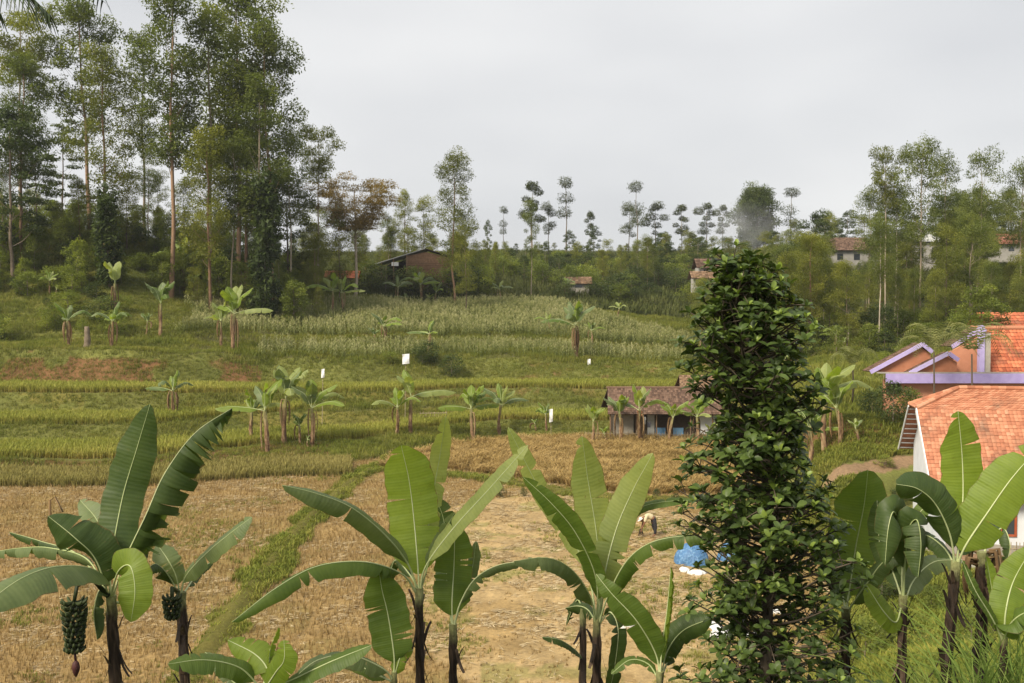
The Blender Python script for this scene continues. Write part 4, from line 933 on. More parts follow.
# left plant with the tattered leaf and the fruit
root = fg_banana(111, 11.5, 600, .085, 'banana plant at the lower left with a ragged leaf and a hanging fruit bunch', [
    dict(p=[(111, 600, 0), (110, 570, 0), (122, 500, .25), (137, 448, .3), (150, 404, .3)], w=43, m=B_DARK, hint=(.1, -1, .05), fold=-4, curl=14, tears=0, pet=.18, tipw=.3),
    dict(p=[(112, 600, 0), (124, 562, -.1), (146, 515, -.2), (165, 473, -.15), (195, 433, -.1), (232, 408, 0)], w=66, m=B_DARK, hint=(-.75, -.6, .9), fold=-30, curl=50, tears=20, droop=75, pet=.14, gapk=.07),
    dict(p=[(110, 600, 0), (98, 572, -.3), (62, 566, -1.0), (22, 578, -1.5), (-25, 612, -1.9)], w=50, m=B_GREY, hint=(0, -.75, 1), fold=-8, curl=30, tears=1, droop=12, pet=.12),
    dict(p=[(110, 600, 0), (96, 560, -.15), (75, 538, -.3), (48, 516, -.3)], w=56, m=B_DARK, hint=(-.3, -.9, .6), fold=-10, curl=40, tears=2, droop=25, pet=.16, tipw=.35),
    dict(p=[(109, 600, 0), (88, 560, .3), (50, 548, .6), (20, 548, .9), (-8, 552, 1.2)], w=26, m=B_GREY, hint=(0, -.6, 1), fold=-15, curl=50, tears=5, droop=50, pet=.2),
    dict(p=[(110, 600, 0), (118, 572, -.2), (130, 566, -.35), (135, 590, -.45), (131, 622, -.5)], w=34, m=B_LIGHT, hint=(.1, -1, .1), fold=-5, curl=12, pet=.30, tears=0, rib=.010),
    dict(p=[(111, 600, 0), (108, 556, .4), (98, 522, .6), (80, 500, .8)], w=26, m=B_GREY, hint=(.3, -1, .3), fold=15, curl=10, pet=.3),
    dict(p=[(109, 600, 0), (80, 556, .5), (40, 541, .8), (9, 532, 1.0)], w=18, m=B_DARK, hint=(0, -.5, 1), fold=-20, curl=50, tears=3, droop=40, pet=.3),
    dict(p=[(111, 602, 0), (100, 590, -.1), (94, 612, -.2), (97, 640, -.25)], w=22, m=B_DARK, hint=(-.6, -1, 0), fold=-20, curl=60, tears=4, droop=50, pet=.2),
    dict(p=[(112, 602, 0), (126, 600, .2), (138, 570, .5), (150, 545, .8)], w=20, m=B_DARK, hint=(.4, -.8, .3), fold=-20, curl=60, tears=3, droop=50, pet=.3)], lean=-.10, flakes=34, seed=1)
D = 11.5
fruit_bunch(root, [tuple(P(108, 596, D - .05)), tuple(P(92, 578, D - .2)), tuple(P(77, 586, D - .3)), tuple(P(74, 602, D - .32))], tuple(P(74, 600, D - .32)), .60, .125, True, 10, 3)
mb = MB(); org = Vector(root.location); mb.tube([tuple(P(a, b, D + .6) - org) for a, b in ((60, 540), (50, 518), (50, 500), (55, 497), (63, 512))], [.02, .018, .015, .013, .01], 6); mb.build('dry_leaf_stalk', M_DEADL, root, smooth=True)
root = fg_banana(181, 12.6, 596, .085, 'smaller banana plant right beside the ragged-leaved one, two leaves spread in a V', [
    dict(p=[(181, 596, 0), (186, 576, 0), (208, 552, -.1), (232, 532, -.2), (252, 517, -.2)], w=27, m=B_GREY, hint=(-.3, -.8, .8), fold=-5, curl=20, tears=2, droop=15, pet=.12),
    dict(p=[(180, 596, 0), (176, 576, 0), (168, 560, 0), (157, 544, .2)], w=26, m=B_GREY, hint=(.3, -.9, .5), fold=5, curl=30, tears=2, droop=30, pet=.18),
    dict(p=[(180, 596, 0), (168, 575, -.1), (156, 564, -.3), (146, 570, -.5)], w=24, m=B_DARK, hint=(0, -.6, 1), fold=-20, curl=55, tears=4, droop=40, pet=.2),
    dict(p=[(181, 597, 0), (190, 584, .3), (200, 570, .6), (214, 560, .8)], w=12, m=B_DARK, hint=(0, -.6, 1), fold=-20, curl=40, pet=.3)], lean=-.08, flakes=44, seed=2)
fruit_bunch(root, [tuple(P(178, 592, 12.5)), tuple(P(172, 588, 12.35)), tuple(P(172, 598, 12.3))], tuple(P(172, 596, 12.3)), .30, .095, False, 5, 4)
# sucker at the bottom left
fg_banana(262, 10.0, 690, .06, 'young banana sucker at the bottom edge, left of centre, with broad low leaves', [
    dict(p=[(262, 690, 0), (240, 668, -.1), (205, 660, -.3), (168, 664, -.5)], w=30, m=B_MID, hint=(0, -.7, 1), fold=-5, curl=30, pet=.12),
    dict(p=[(262, 690, 0), (268, 672, 0), (256, 655, .1), (228, 640, .2)], w=36, m=B_LIGHT, hint=(.2, -1, .6), fold=-5, curl=25, pet=.1, tipw=.4),
    dict(p=[(262, 690, 0), (268, 668, .05), (270, 650, .1), (279, 627, .1)], w=10, m=B_LIGHT, hint=(.9, -.5, .1), fold=40, curl=10, pet=.2),
    dict(p=[(263, 692, 0), (276, 672, -.2), (284, 660, -.3), (284, 640, -.3)], w=28, m=B_LIGHT, hint=(-.3, -1, .2), fold=0, curl=25, pet=.1),
    dict(p=[(263, 692, 0), (292, 680, -.1), (330, 662, -.2), (372, 645, -.2)], w=26, m=B_MID, hint=(0, -.6, 1), fold=0, curl=30, pet=.15, tears=1),
    dict(p=[(262, 692, 0), (236, 684, .2), (215, 660, .3), (205, 652, .5)], w=16, m=B_GREY, hint=(0, -.6, 1), fold=0, curl=30, pet=.15)], flakes=6, seed=3)
# centre plant
fg_banana(419, 11.6, 592, .068, 'tall centre-left banana plant with one very large upright bright leaf', [
    dict(p=[(419, 592, 0), (418, 568, 0), (414, 520, .1), (409, 480, .1), (401, 445, 0)], w=52, m=B_LIGHT, hint=(.05, -1, .05), fold=2, curl=14, pet=.13, tipw=.20),
    dict(p=[(420, 592, 0), (424, 560, .1), (432, 500, .4), (440, 455, .5), (446, 416, .4)], w=25, m=B_PALE, hint=(.75, -1, .1), fold=12, curl=10, pet=.2),
    dict(p=[(418, 592, 0), (408, 564, -.1), (385, 535, -.4), (352, 508, -.7), (318, 494, -.9), (282, 485, -1.0)], w=31, m=B_GREY, hint=(-.25, -.75, .7), fold=-15, curl=50, pet=.16, tears=2, droop=30),
    dict(p=[(417, 594, 0), (402, 574, -.2), (365, 562, -.6), (318, 566, -.9), (276, 588, -1.2), (232, 622, -1.4)], w=30, m=B_MID, hint=(0, -.5, 1), fold=-15, curl=45, pet=.16, tears=5, droop=35),
    dict(p=[(420, 592, 0), (426, 566, -.1), (452, 530, -.2), (490, 488, -.3), (528, 445, -.3)], w=22, m=B_PALE, hint=(-.5, -.75, .5), fold=8, curl=20, pet=.2),
    dict(p=[(420, 592, 0), (430, 560, -.05), (442, 535, -.05), (455, 512, -.1)], w=12, m=B_GREY, hint=(-.5, -.8, .3), fold=55, curl=10, pet=.3),
    dict(p=[(420, 592, 0), (410, 575, .3), (396, 560, .5), (390, 575, .6), (388, 590, .6)], w=14, m=B_DARK, hint=(0, -.7, .7), fold=-20, curl=50, pet=.3, tears=2)], lean=-.03, flakes=40, seed=4)
fg_banana(394, 11.2, 676, .05, 'short banana sucker between the two centre-left stems with one upright striped leaf', [
    dict(p=[(394, 676, 0), (394, 655, 0), (388, 615, .05), (382, 590, .05), (379, 570, 0)], w=43, m=B_MID, hint=(.1, -1, .05), fold=3, curl=14, pet=.14, tipw=.3),
    dict(p=[(394, 678, 0), (398, 664, 0), (402, 654, .05), (413, 650, .1)], w=16, m=B_LIGHT, hint=(0, -.9, .4), fold=0, curl=30, pet=.1),
    dict(p=[(393, 680, 0), (382, 668, -.1), (350, 655, -.3), (318, 660, -.4), (296, 676, -.5)], w=28, m=B_GREY, hint=(0, -.6, 1), fold=-10, curl=35, pet=.12),
    dict(p=[(393, 682, 0), (380, 676, .1), (350, 662, .2), (318, 655, .3)], w=16, m=B_MID, hint=(0, -.6, 1), fold=-10, curl=35, pet=.12)], flakes=8, seed=5)
fg_banana(453, 11.9, 628, .068, 'thinner banana plant just right of the tall centre-left one, with a dark upright leaf', [
    dict(p=[(453, 628, 0), (452, 603, 0), (454, 565, .1), (455, 522, .1)], w=40, m=B_MID, hint=(.15, -1, .05), fold=4, curl=16, pet=.13, tipw=.3),
    dict(p=[(453, 628, 0), (448, 600, .2), (446, 560, .4), (444, 522, .5), (436, 498, .5)], w=30, m=B_DARK, hint=(-.3, -1, .1), fold=0, curl=25, pet=.2),
    dict(p=[(454, 628, 0), (460, 604, -.1), (474, 580, -.2), (496, 566, -.3), (524, 561, -.4), (552, 560, -.4)], w=20, m=B_GREY, hint=(-.2, -.6, 1), fold=-20, curl=45, pet=.2, tears=4, droop=40),
    dict(p=[(453, 628, 0), (462, 600, .4), (472, 570, .6), (476, 541, .7)], w=15, m=B_GREY, hint=(-.5, -1, .1), fold=5, curl=20, pet=.35)], lean=0, flakes=30, seed=6)
# centre-right plant
fg_banana(597, 11.4, 622, .066, 'big centre-right banana plant with two broad pale leaves standing upright', [
    dict(p=[(597, 622, 0), (600, 580, 0), (596, 530, .15), (588, 480, .15), (582, 436, 0)], w=37, m=B_PALE, hint=(.1, -1, .05), fold=3, curl=14, pet=.17, tipw=.3),
    dict(p=[(598, 622, 0), (604, 578, -.05), (616, 530, .05), (633, 490, .1), (653, 453, 0)], w=33, m=B_PALE, hint=(-.1, -1, .15), fold=5, curl=14, pet=.17, tipw=.3),
    dict(p=[(597, 622, 0), (596, 578, -.2), (577, 535, -.4), (552, 504, -.5), (523, 477, -.5)], w=28, m=B_MID, hint=(-.65, -.75, .3), fold=14, curl=20, pet=.15, tipw=.35),
    dict(p=[(596, 622, 0), (588, 572, .3), (566, 530, .5), (540, 490, .6), (508, 427, .5)], w=21, m=B_PALE, hint=(-.2, -1, .3), fold=5, curl=20, pet=.25),
    dict(p=[(596, 624, 0), (590, 596, -.2), (572, 570, -.4), (548, 558, -.6), (514, 561, -.8)], w=28, m=B_GREY, hint=(-.1, -.65, 1), fold=-14, curl=42, pet=.16, tears=4, droop=30),
    dict(p=[(599, 622, 0), (608, 570, .1), (620, 530, .2), (636, 510, .3), (662, 502, .3), (700, 500, .3)], w=15, m=B_MID, hint=(.2, -.5, 1), fold=8, curl=25, pet=.2, tears=1, droop=10),
    dict(p=[(599, 624, 0), (608, 596, -.2), (626, 562, -.4), (650, 543, -.6), (684, 536, -.7), (724, 537, -.8)], w=27, m=B_MID, hint=(.1, -.6, 1), fold=-15, curl=45, pet=.16, tears=5, droop=30),
    dict(p=[(597, 624, 0), (588, 610, .2), (578, 606, .3), (565, 608, .4)], w=24, m=B_DARK, hint=(0, -.8, .5), fold=-20, curl=50, pet=.2, tears=3, droop=40),
    dict(p=[(599, 624, 0), (610, 612, -.1), (618, 630, -.15), (614, 670, -.2), (607, 700, -.2)], w=22, m=B_DARK, hint=(.8, -1, 0), fold=20, curl=20, pet=.1)], lean=.0, flakes=46, seed=7)
fg_banana(583, 11.7, 612, .056, 'dark bare banana stem close behind the big centre-right plant', [
    dict(p=[(583, 612, 0), (578, 600, .1), (572, 610, .2), (566, 626, .3)], w=14, m=B_DARK, hint=(0, -.8, .5), fold=-20, curl=50, pet=.2, tears=3, droop=40),
    dict(p=[(583, 660, 0), (575, 650, -.2), (560, 640, -.4), (542, 637, -.5)], w=13, m=B_DARK, hint=(0, -.5, 1), fold=-10, curl=30, pet=.1)], flakes=30, seed=8)
fg_banana(660, 10.6, 676, .055, 'young banana plant under the centre-right one, one leaf rolled upright', [
    dict(p=[(660, 676, 0), (655, 652, 0), (636, 620, -.1), (612, 594, -.1), (596, 574, 0)], w=31, m=B_MID, hint=(-.4, -1, .2), fold=8, curl=16, pet=.1, tipw=.4),
    dict(p=[(660, 676, 0), (662, 648, 0), (667, 610, 0), (671, 566, 0)], w=11, m=B_LIGHT, hint=(.9, -.4, 0), fold=55, curl=0, pet=.2),
    dict(p=[(661, 676, 0), (668, 650, .1), (684, 630, .2), (712, 618, .2)], w=30, m=B_DARK, hint=(.3, -.9, .5), fold=0, curl=40, pet=.15, tears=2),
    dict(p=[(661, 678, 0), (672, 652, .3), (688, 626, .5), (704, 612, .5)], w=18, m=B_DARK, hint=(.3, -.8, .6), fold=0, curl=40, pet=.2),
    dict(p=[(659, 680, 0), (648, 664, .1), (630, 660, .1), (611, 674, .0)], w=11, m=B_MID, hint=(0, -.6, 1), fold=10, curl=20, pet=.1)], flakes=8, seed=9)
# right plants
fg_banana(846, 10.8, 612, .066, 'banana plant half hidden by the dark leafy tree with one wide leaf lit from behind', [
    dict(p=[(846, 612, 0), (850, 585, .1), (856, 545, .2), (864, 505, .2), (868, 470, .1)], w=62, m=B_MID, hint=(.2, -1, .1), fold=0, curl=16, pet=.12, tipw=.25),
    dict(p=[(846, 614, 0), (866, 585, -.2), (886, 560, -.3), (912, 556, -.4)], w=22, m=B_DARK, hint=(0, -.6, 1), fold=-10, curl=35, pet=.15, tears=3),
    dict(p=[(846, 614, 0), (840, 585, .3), (826, 560, .5), (812, 540, .5)], w=24, m=B_MID, hint=(0, -.8, .5), fold=-5, curl=30, pet=.15)], flakes=40, seed=10)
fg_banana(903, 10.2, 600, .056, 'banana plant with dark drooping leaves, second from the right in the foreground row', [
    dict(p=[(903, 600, 0), (905, 560, 0), (908, 530, -.1), (917, 520, -.2), (921, 545, -.3), (918, 578, -.35)], w=34, m=B_DARK, hint=(.1, -1, -.1), fold=-14, curl=30, pet=.22, tears=2, droop=20),
    dict(p=[(903, 600, 0), (903, 560, .1), (898, 522, 0), (893, 512, -.2), (888, 530, -.3), (885, 565, -.35)], w=36, m=B_DARK, hint=(-.3, -1, 0), fold=-12, curl=40, pet=.2, tears=2, droop=20),
    dict(p=[(903, 602, 0), (902, 570, .2), (906, 535, .3), (922, 510, .3), (950, 486, .2)], w=16, m=B_MID, hint=(-.4, -.8, .5), fold=10, curl=20, pet=.2),
    dict(p=[(902, 604, 0), (896, 622, -.1), (884, 612, -.2), (866, 584, -.2)], w=24, m=B_LIGHT, hint=(.3, -1, .2), fold=0, curl=20, pet=.12),
    dict(p=[(904, 604, 0), (914, 580, .3), (934, 562, .5), (962, 560, .6)], w=26, m=B_GREY, hint=(.2, -.7, 1), fold=-5, curl=25, pet=.15),
    dict(p=[(903, 602, 0), (892, 570, .3), (880, 545, .5), (877, 500, .5)], w=22, m=B_DARK, hint=(-.3, -1, .2), fold=0, curl=25, pet=.15)], flakes=40, seed=11)
fg_banana(956, 9.6, 566, .064, 'rightmost tall banana plant with two huge bright leaves in front of the white house', [
    dict(p=[(956, 566, 0), (960, 535, 0), (963, 495, .1), (962, 455, .1), (958, 411, 0)], w=44, m=B_LIGHT, hint=(.05, -1, .05), fold=3, curl=14, pet=.13, tipw=.26),
    dict(p=[(957, 566, 0), (966, 545, -.1), (988, 512, -.15), (1012, 478, -.15), (1040, 446, -.1)], w=50, m=B_LIGHT, hint=(-.25, -1, .15), fold=0, curl=16, pet=.13, tipw=.3),
    dict(p=[(955, 566, 0), (950, 535, -.1), (936, 505, -.2), (918, 489, -.3), (896, 484, -.35)], w=46, m=B_DARK, hint=(-.5, -.9, .35), fold=-12, curl=45, pet=.16, tears=2, droop=20),
    dict(p=[(957, 568, 0), (966, 540, .3), (976, 520, .5), (990, 505, .6)], w=20, m=B_MID, hint=(0, -1, .3), fold=10, curl=25, pet=.2),
    dict(p=[(956, 568, 0), (944, 548, .3), (925, 535, .5), (905, 540, .6)], w=24, m=B_DARK, hint=(0, -.8, .6), fold=-12, curl=45, pet=.2, tears=2)], lean=.12, flakes=48, seed=12)
root = fg_banana(983, 11.4, 556, .06, 'old banana stem at the right edge topped by dry hanging leaves', [
    dict(p=[(983, 556, 0), (990, 540, .1), (1003, 528, .1), (1010, 545, .0), (1006, 566, 0)], w=20, m=B_DARK, hint=(.3, -1, .1), fold=-20, curl=50, pet=.2, tears=5, droop=60)], flakes=70, seed=13, top_r=.06)
mb = MB(); org = Vector(root.location); r_ = random.Random(4)
for i in range(16):
    a = r_.uniform(0, 6.28); t_ = P(983, 556, 11.4) - org + Vector((0, 0, r_.uniform(-.15, .1))); l = r_.uniform(.2, .5); d = Vector((math.cos(a), math.sin(a), 0))
    mb.tube([tuple(t_ + d * .06), tuple(t_ + d * .16 + Vector((0, 0, .03))), tuple(t_ + d * .2 + Vector((0, 0, -l * .5))), tuple(t_ + d * .17 + Vector((0, 0, -l)))], [.02, .022, .02, .006], 5, rnd=r_.random())
mb.build('dry_leaves', M_DEADL, root, smooth=True)
fg_banana(1004, 9.4, 640, .05, 'low bright banana sucker at the right edge beneath the huge leaves', [
    dict(p=[(1004, 640, 0), (1006, 610, 0), (1014, 580, .1), (1034, 545, .1)], w=34, m=B_LIGHT, hint=(-.2, -1, .2), fold=0, curl=20, pet=.12, tipw=.3),
    dict(p=[(1004, 640, 0), (998, 615, .1), (992, 590, .2), (986, 556, .2)], w=16, m=B_LIGHT, hint=(.4, -1, .1), fold=30, curl=10, pet=.15),
    dict(p=[(1004, 640, 0), (1012, 622, -.2), (1028, 612, -.3), (1046, 616, -.4)], w=26, m=B_MID, hint=(0, -.7, 1), fold=0, curl=30, pet=.12),
    dict(p=[(1003, 640, 0), (990, 615, -.1), (975, 590, -.2), (962, 560, -.2)], w=12, m=B_MID, hint=(.3, -1, .4), fold=20, curl=20, pet=.12)], flakes=8, seed=14)

# ---- middle distance banana plants: one builder, each plant of its own
def mid_banana(seed, H, nleaf, mats, spread=1.0, ragged=3, dead=0, stemr=.11, upright=0.0):
    r = random.Random(seed); root = empty('banana_plant'); hs = H * .52
    mb_ = [(0, 0, -.1), (r.uniform(-.08, .08), 0, hs * .5), (r.uniform(-.15, .15), r.uniform(-.1, .1), hs)]
    banana_stem_s(root, mb_, stemr, stemr * .65, seed)
    top = np.array(mb_[-1])
    for i in range(nleaf + 1):
        a = i * 2.4 + r.uniform(-.4, .4); el = R(r.uniform(55, 84) if r.random() < .4 + upright else r.uniform(10, 45)); l = H * r.uniform(.42, .58) ; d = np.array([math.cos(a) * spread, math.sin(a) * spread, 0])
        p1 = top + d * math.cos(el) * l * .4 + np.array([0, 0, math.sin(el) * l * .45]); p2 = top + d * math.cos(el) * l * .85 + np.array([0, 0, math.sin(el) * l * .62]); p3 = top + d * math.cos(el) * l * 1.25 + np.array([0, 0, math.sin(el) * l * (.75 if el > .9 else .35)])
        banana_leaf(root, [tuple(top), tuple(p1), tuple(p2), tuple(p3)], H * r.uniform(.115, .17), r.choice(mats), hint=(r.uniform(-.3, .3), -.5, 1), fold=5, curl=35, tears=r.randrange(ragged + 1), droop=40, pet=.14, seed=seed * 7 + i, n=14, m=2, rib=.02)
    if dead:
        mb = MB()
        for i in range(dead):
            a = r.uniform(0, 6.28); l = r.uniform(.25, .5) * H; d = np.array([math.cos(a), math.sin(a), 0]); w_ = r.uniform(.05, .12)
            p0 = top + np.array([0, 0, -.1 * i / dead * H]); pts = [p0, p0 + d * .3 + np.array([0, 0, .05]), p0 + d * .42 + np.array([0, 0, -l * .5]), p0 + d * .3 + np.array([0, 0, -l])]
            mb.tube(catmull(pts, 7), np.array([.02, .04, .05, .06, .05, .04, .01]) * (w_ / .08), 5, rnd=r.random())
        mb.build('dry_leaves', M_DEADL, root, smooth=False)
    return root
def stem2():
    m, t, o = newmat('old_banana_stem'); h = attr(t, 'hgt').outputs['Fac']; nn = noise(t, 5, 4, objco(t), .6); r = attr(t, 'rnd').outputs['Fac']
    c = ramp(t, math_(t, 'ADD', math_(t, 'MULTIPLY', nn, .6), math_(t, 'MULTIPLY', r, .4)), [(.3, (.10, .06, .035)), (.5, (.22, .13, .075)), (.75, (.36, .27, .15))])
    prin(t, o, mixc(t, math_(t, 'MULTIPLY', math_(t, 'SUBTRACT', h, .6), 2, clamp=True), c, (.24, .25, .10)), .85, .2); return m
M_STEM2 = stem2()
def banana_stem_s(parent, pts, r0, r1, seed):
    C = catmull(pts, 10); V, Q, Tt = tube_geo(C, np.linspace(r0, r1, 10), 7); rs2 = np.random.RandomState(seed); V[:70] += rs2.normal(0, .018, (70, 3))
    V[:, 0] += (1 - V[:, 2] / max(pts[-1][2], .1)) * ((seed * 37 % 11) - 5) * .035
    mesh('pseudostem', V, [Q, np.array(Tt)], M_STEM2, rnd=rs2.rand(len(V)), parent=parent, extra={'hgt': np.r_[np.repeat(np.linspace(0, 1, 10), 7), 0, 1]})
MF = [B_PALE, B_LIGHT, B_PALE]; MM = [B_PALE, B_LIGHT, B_GREY]; MD = [B_MID, B_GREY, B_LIGHT]
GM = 'banana plants on the terraces'
ML = [ # px, ybase, ytop, nleaf, mats, ragged, dead, D lo, label
 (252, 442, 384, 6, MM, 3, 0, 'pale banana plant, leftmost of the clump on the low terrace at left'), (266, 453, 372, 5, MM, 1, 0, 'banana plant with red-brown stem and steep leaf, second of the low clump'),
 (286, 443, 359, 7, MM, 2, 1, 'tallest banana plant in the middle of the low terrace clump'), (312, 447, 373, 7, MM, 3, 3, 'banana plant at the right side of the low terrace clump, dry leaves on its stem'),
 (298, 444, 410, 4, MD, 3, 0, 'small dark banana sucker inside the low terrace clump'),
 (398, 434, 384, 6, MF, 1, 0, 'bright banana plant left beside the one with the white sack'), (410, 433, 363, 4, MF, 0, 0, 'slim pale banana plant beneath the white sack on its pole'),
 (471, 441, 380, 8, MD, 3, 1, 'bushy dark banana plant, left of the pair at the edge of the golden rice'), (500, 434, 380, 7, MM, 3, 0, 'banana plant with fanned leaves, right of the pair at the edge of the golden rice'),
 (546, 431, 400, 6, MD, 2, 0, 'small banana plant beside the white cloth on a stake'), (594, 427, 402, 5, MF, 1, 0, 'low pale banana plant left of the brown-roofed shed'),
 (621, 432, 388, 6, MM, 2, 1, 'banana plant at the left corner of the brown-roofed shed'), (639, 430, 380, 5, MM, 4, 8, 'half-dead banana plant before the shed with shrivelled brown leaves'),
 (672, 432, 395, 4, MF, 1, 0, 'banana plant with two raised pale leaves before the shed wall'), (699, 430, 392, 6, MF, 3, 0, 'banana plant at the right end of the shed'),
 (384, 346, 308, 6, MD, 3, 2, 'banana plant in the lower corn strip, left of centre'), (429, 353, 316, 5, MD, 3, 1, 'small dark banana plant in the lower corn strip right of the other'),
 (576, 358, 296, 7, MD, 5, 9, 'big ragged banana plant with brown dead leaves standing in the corn'), (549, 334, 310, 5, MM, 2, 0, 'pale banana plant in the corn left of the big ragged one'),
 (592, 345, 318, 5, MM, 3, 0, 'pale banana plant in the corn right of the big ragged one'),
 (421, 305, 266, 7, MM, 2, 0, 'banana plant directly before the wooden hut'), (436, 306, 280, 6, MM, 2, 0, 'lower banana plant before the right half of the wooden hut'), (398, 300, 272, 5, MM, 2, 0, 'banana plant under the open side of the wooden hut'),
 (343, 315, 272, 7, MF, 2, 0, 'spreading pale banana plant left of the hut at the corn edge'), (333, 316, 268, 4, MF, 1, 0, 'upright pale banana plant touching the spreading one left of the hut'),
 (500, 302, 278, 5, MM, 1, 0, 'small banana plant at the upper corn edge beside the pole-like tree'), (567, 298, 274, 6, MM, 2, 0, 'banana plant before the small grey shack at the corn edge'),
 (619, 318, 300, 6, MF, 2, 0, 'small fresh banana plant at the far right edge of the corn'), (306, 300, 270, 5, MM, 2, 0, 'banana plant on the hill foot under the lone umbrella tree'),
 (67, 346, 298, 4, MD, 2, 7, 'withered banana plant with bundled dry leaves on the left hillside'), (50, 295, 268, 7, MF, 1, 0, 'low spreading banana plant high on the left hillside'),
 (115, 316, 254, 3, MF, 0, 3, 'banana plant with one single upright pale leaf on the left hillside'), (113, 347, 298, 5, MD, 3, 3, 'short banana plant below the one with a single upright leaf'),
 (161, 336, 274, 5, MD, 2, 1, 'thin-stemmed dark banana plant on the left hillside'), (183, 292, 232, 5, MM, 2, 1, 'banana plant in front of the reddish tall trunk'),
 (234, 350, 280, 6, MF, 2, 5, 'stout banana plant with dry leaf skirt at the left end of the corn'), (221, 347, 298, 5, MF, 2, 2, 'shorter banana plant touching the stout one at the left end of the corn'),
 (173, 417, 367, 5, MD, 5, 6, 'ragged grey-stemmed banana plant alone on the rice terrace at left'), (222, 285, 260, 5, MM, 2, 0, 'small banana plant behind the hill path at left'),
 (824, 453, 352, 6, MF, 1, 0, 'large banana plant with tall pale leaf right behind the dark leafy tree'), (838, 446, 374, 6, MM, 3, 2, 'yellowish drooping banana plant behind the large pale-leaved one'),
 (812, 462, 400, 5, MD, 2, 0, 'low banana plant between the dark leafy tree and the large pale-leaved one'), (835, 350, 322, 6, MD, 2, 0, 'banana plant at the foot of the right forest'), (792, 366, 336, 6, MM, 2, 0, 'banana plant below the terraced gap in the right forest'),
]
for i, (px, yb, yt, nl, mats, rag, dead, lab) in enumerate(ML):
    rag += 2; dead += i % 3
    g = ground_at(px, yb, 40, 230)
    if 585 < px < 705 and yb > 420: g = Vector((P(px, 341, 81.2).x, 81.2, gzf(P(px, 341, 81.2).x, 81.2)))
    if 320 < px < 445 and yb < 320: dd_ = min(g.y, 152 - (px % 7)); g = Vector((P(px, 341, dd_).x, dd_, gzf(P(px, 341, dd_).x, dd_)))
    H = P(px, yt, g.y).z - g.z
    if H < .8: H = 1.2
    o = mid_banana(100 + i, H, nl, mats, 1.0, rag, dead, stemr=.06 + .022 * H, upright=.25); o.location = g; tag(o, lab, 'banana plant', GM)
    if len(lab.replace('-', ' ').split()) <= 10 and H > 2:
        s_ = -1 if i % 2 else 1; sx_, sy_ = g.x + s_ * (.5 + .12 * H), g.y - .4; o = mid_banana(300 + i, H * (.38 + .05 * (i % 4)), 4, mats, 1.0, 1, i % 2, stemr=.08, upright=.45); o.location = (sx_, sy_, gzf(sx_, sy_)); tag(o, 'young offshoot beside the ' + lab, 'banana plant', 'young banana offshoots on the terraces')
# ================================================================== buildings
M_WALLW = simple('whitewash', [(.3, (.58, .60, .64)), (.7, (.78, .80, .84))], 1.6, .85, bmp=.15)
M_WALLO = simple('orange_plaster', [(.3, (.44, .18, .10)), (.7, (.62, .29, .18))], 2, .85, bmp=.15)
M_PURP = simple('purple_paint', [(.3, (.42, .34, .66)), (.7, (.56, .48, .80))], 3, .6, bmp=.1)
M_WOOD = simple('weathered_wood', [(.3, (.12, .075, .045)), (.6, (.24, .15, .09)), (.85, (.36, .26, .17))], 5, .9)
M_WOODR = simple('reddish_boards', [(.3, (.16, .09, .05)), (.6, (.28, .165, .10)), (.85, (.42, .29, .19))], 4, .9)
M_DARKW = simple('dark_wood', [(.3, (.03, .022, .018)), (.8, (.08, .06, .045))], 5, .9)
M_WHITE = simple('white_paint', [(.3, (.66, .67, .68)), (.7, (.82, .82, .82))], 4, .6, bmp=.05)
M_GLASS = simple('dark_glass', [(.3, (.02, .025, .03)), (.7, (.05, .06, .07))], 3, .1, .6, bmp=0)
M_REDF = simple('red_frame', [(.3, (.30, .07, .03)), (.7, (.42, .11, .05))], 4, .6)
M_BAMB = simple('bamboo', [(.3, (.20, .15, .09)), (.7, (.42, .35, .24))], 6, .8)
M_ZINC = simple('zinc_sheet', [(.3, (.35, .36, .36)), (.7, (.58, .58, .57))], 3, .55, .4)
M_BLUE = simple('blue_paint', [(.3, (.10, .22, .42)), (.7, (.22, .42, .66))], 4, .7)
M_CONC = simple('concrete', [(.3, (.25, .23, .20)), (.7, (.42, .39, .34))], 4, .9)
def tile_mat(name, st):
    m, t, o = newmat(name); r = attr(t, 'rnd').outputs['Fac']; nn = noise(t, 1.1, 4, objco(t)); n2 = noise(t, 12, 4, objco(t))
    f = math_(t, 'ADD', math_(t, 'ADD', math_(t, 'MULTIPLY', r, .5), math_(t, 'MULTIPLY', nn, .4)), math_(t, 'MULTIPLY', n2, .2), clamp=True)
    c = ramp(t, f, st); n4 = noise(t, .8, 5, objco(t), .7); st_ = math_(t, 'MULTIPLY', math_(t, 'SUBTRACT', n4, .50, clamp=True), 3.4, clamp=True); c = mixc(t, st_, c, (.13, .085, .06)); prin(t, o, c, .9, .15, bump(t, n2, .3, .01)); return m
M_TILE = tile_mat('orange_tiles', [(.15, (.25, .095, .055)), (.45, (.43, .175, .10)), (.75, (.52, .245, .145)), (.96, (.58, .37, .26))])
M_TILER = tile_mat('red_tiles', [(.15, (.24, .065, .035)), (.5, (.46, .13, .065)), (.85, (.60, .22, .11))])
M_TILEB = tile_mat('brown_tiles', [(.15, (.055, .036, .028)), (.5, (.115, .07, .05)), (.85, (.22, .14, .10))])

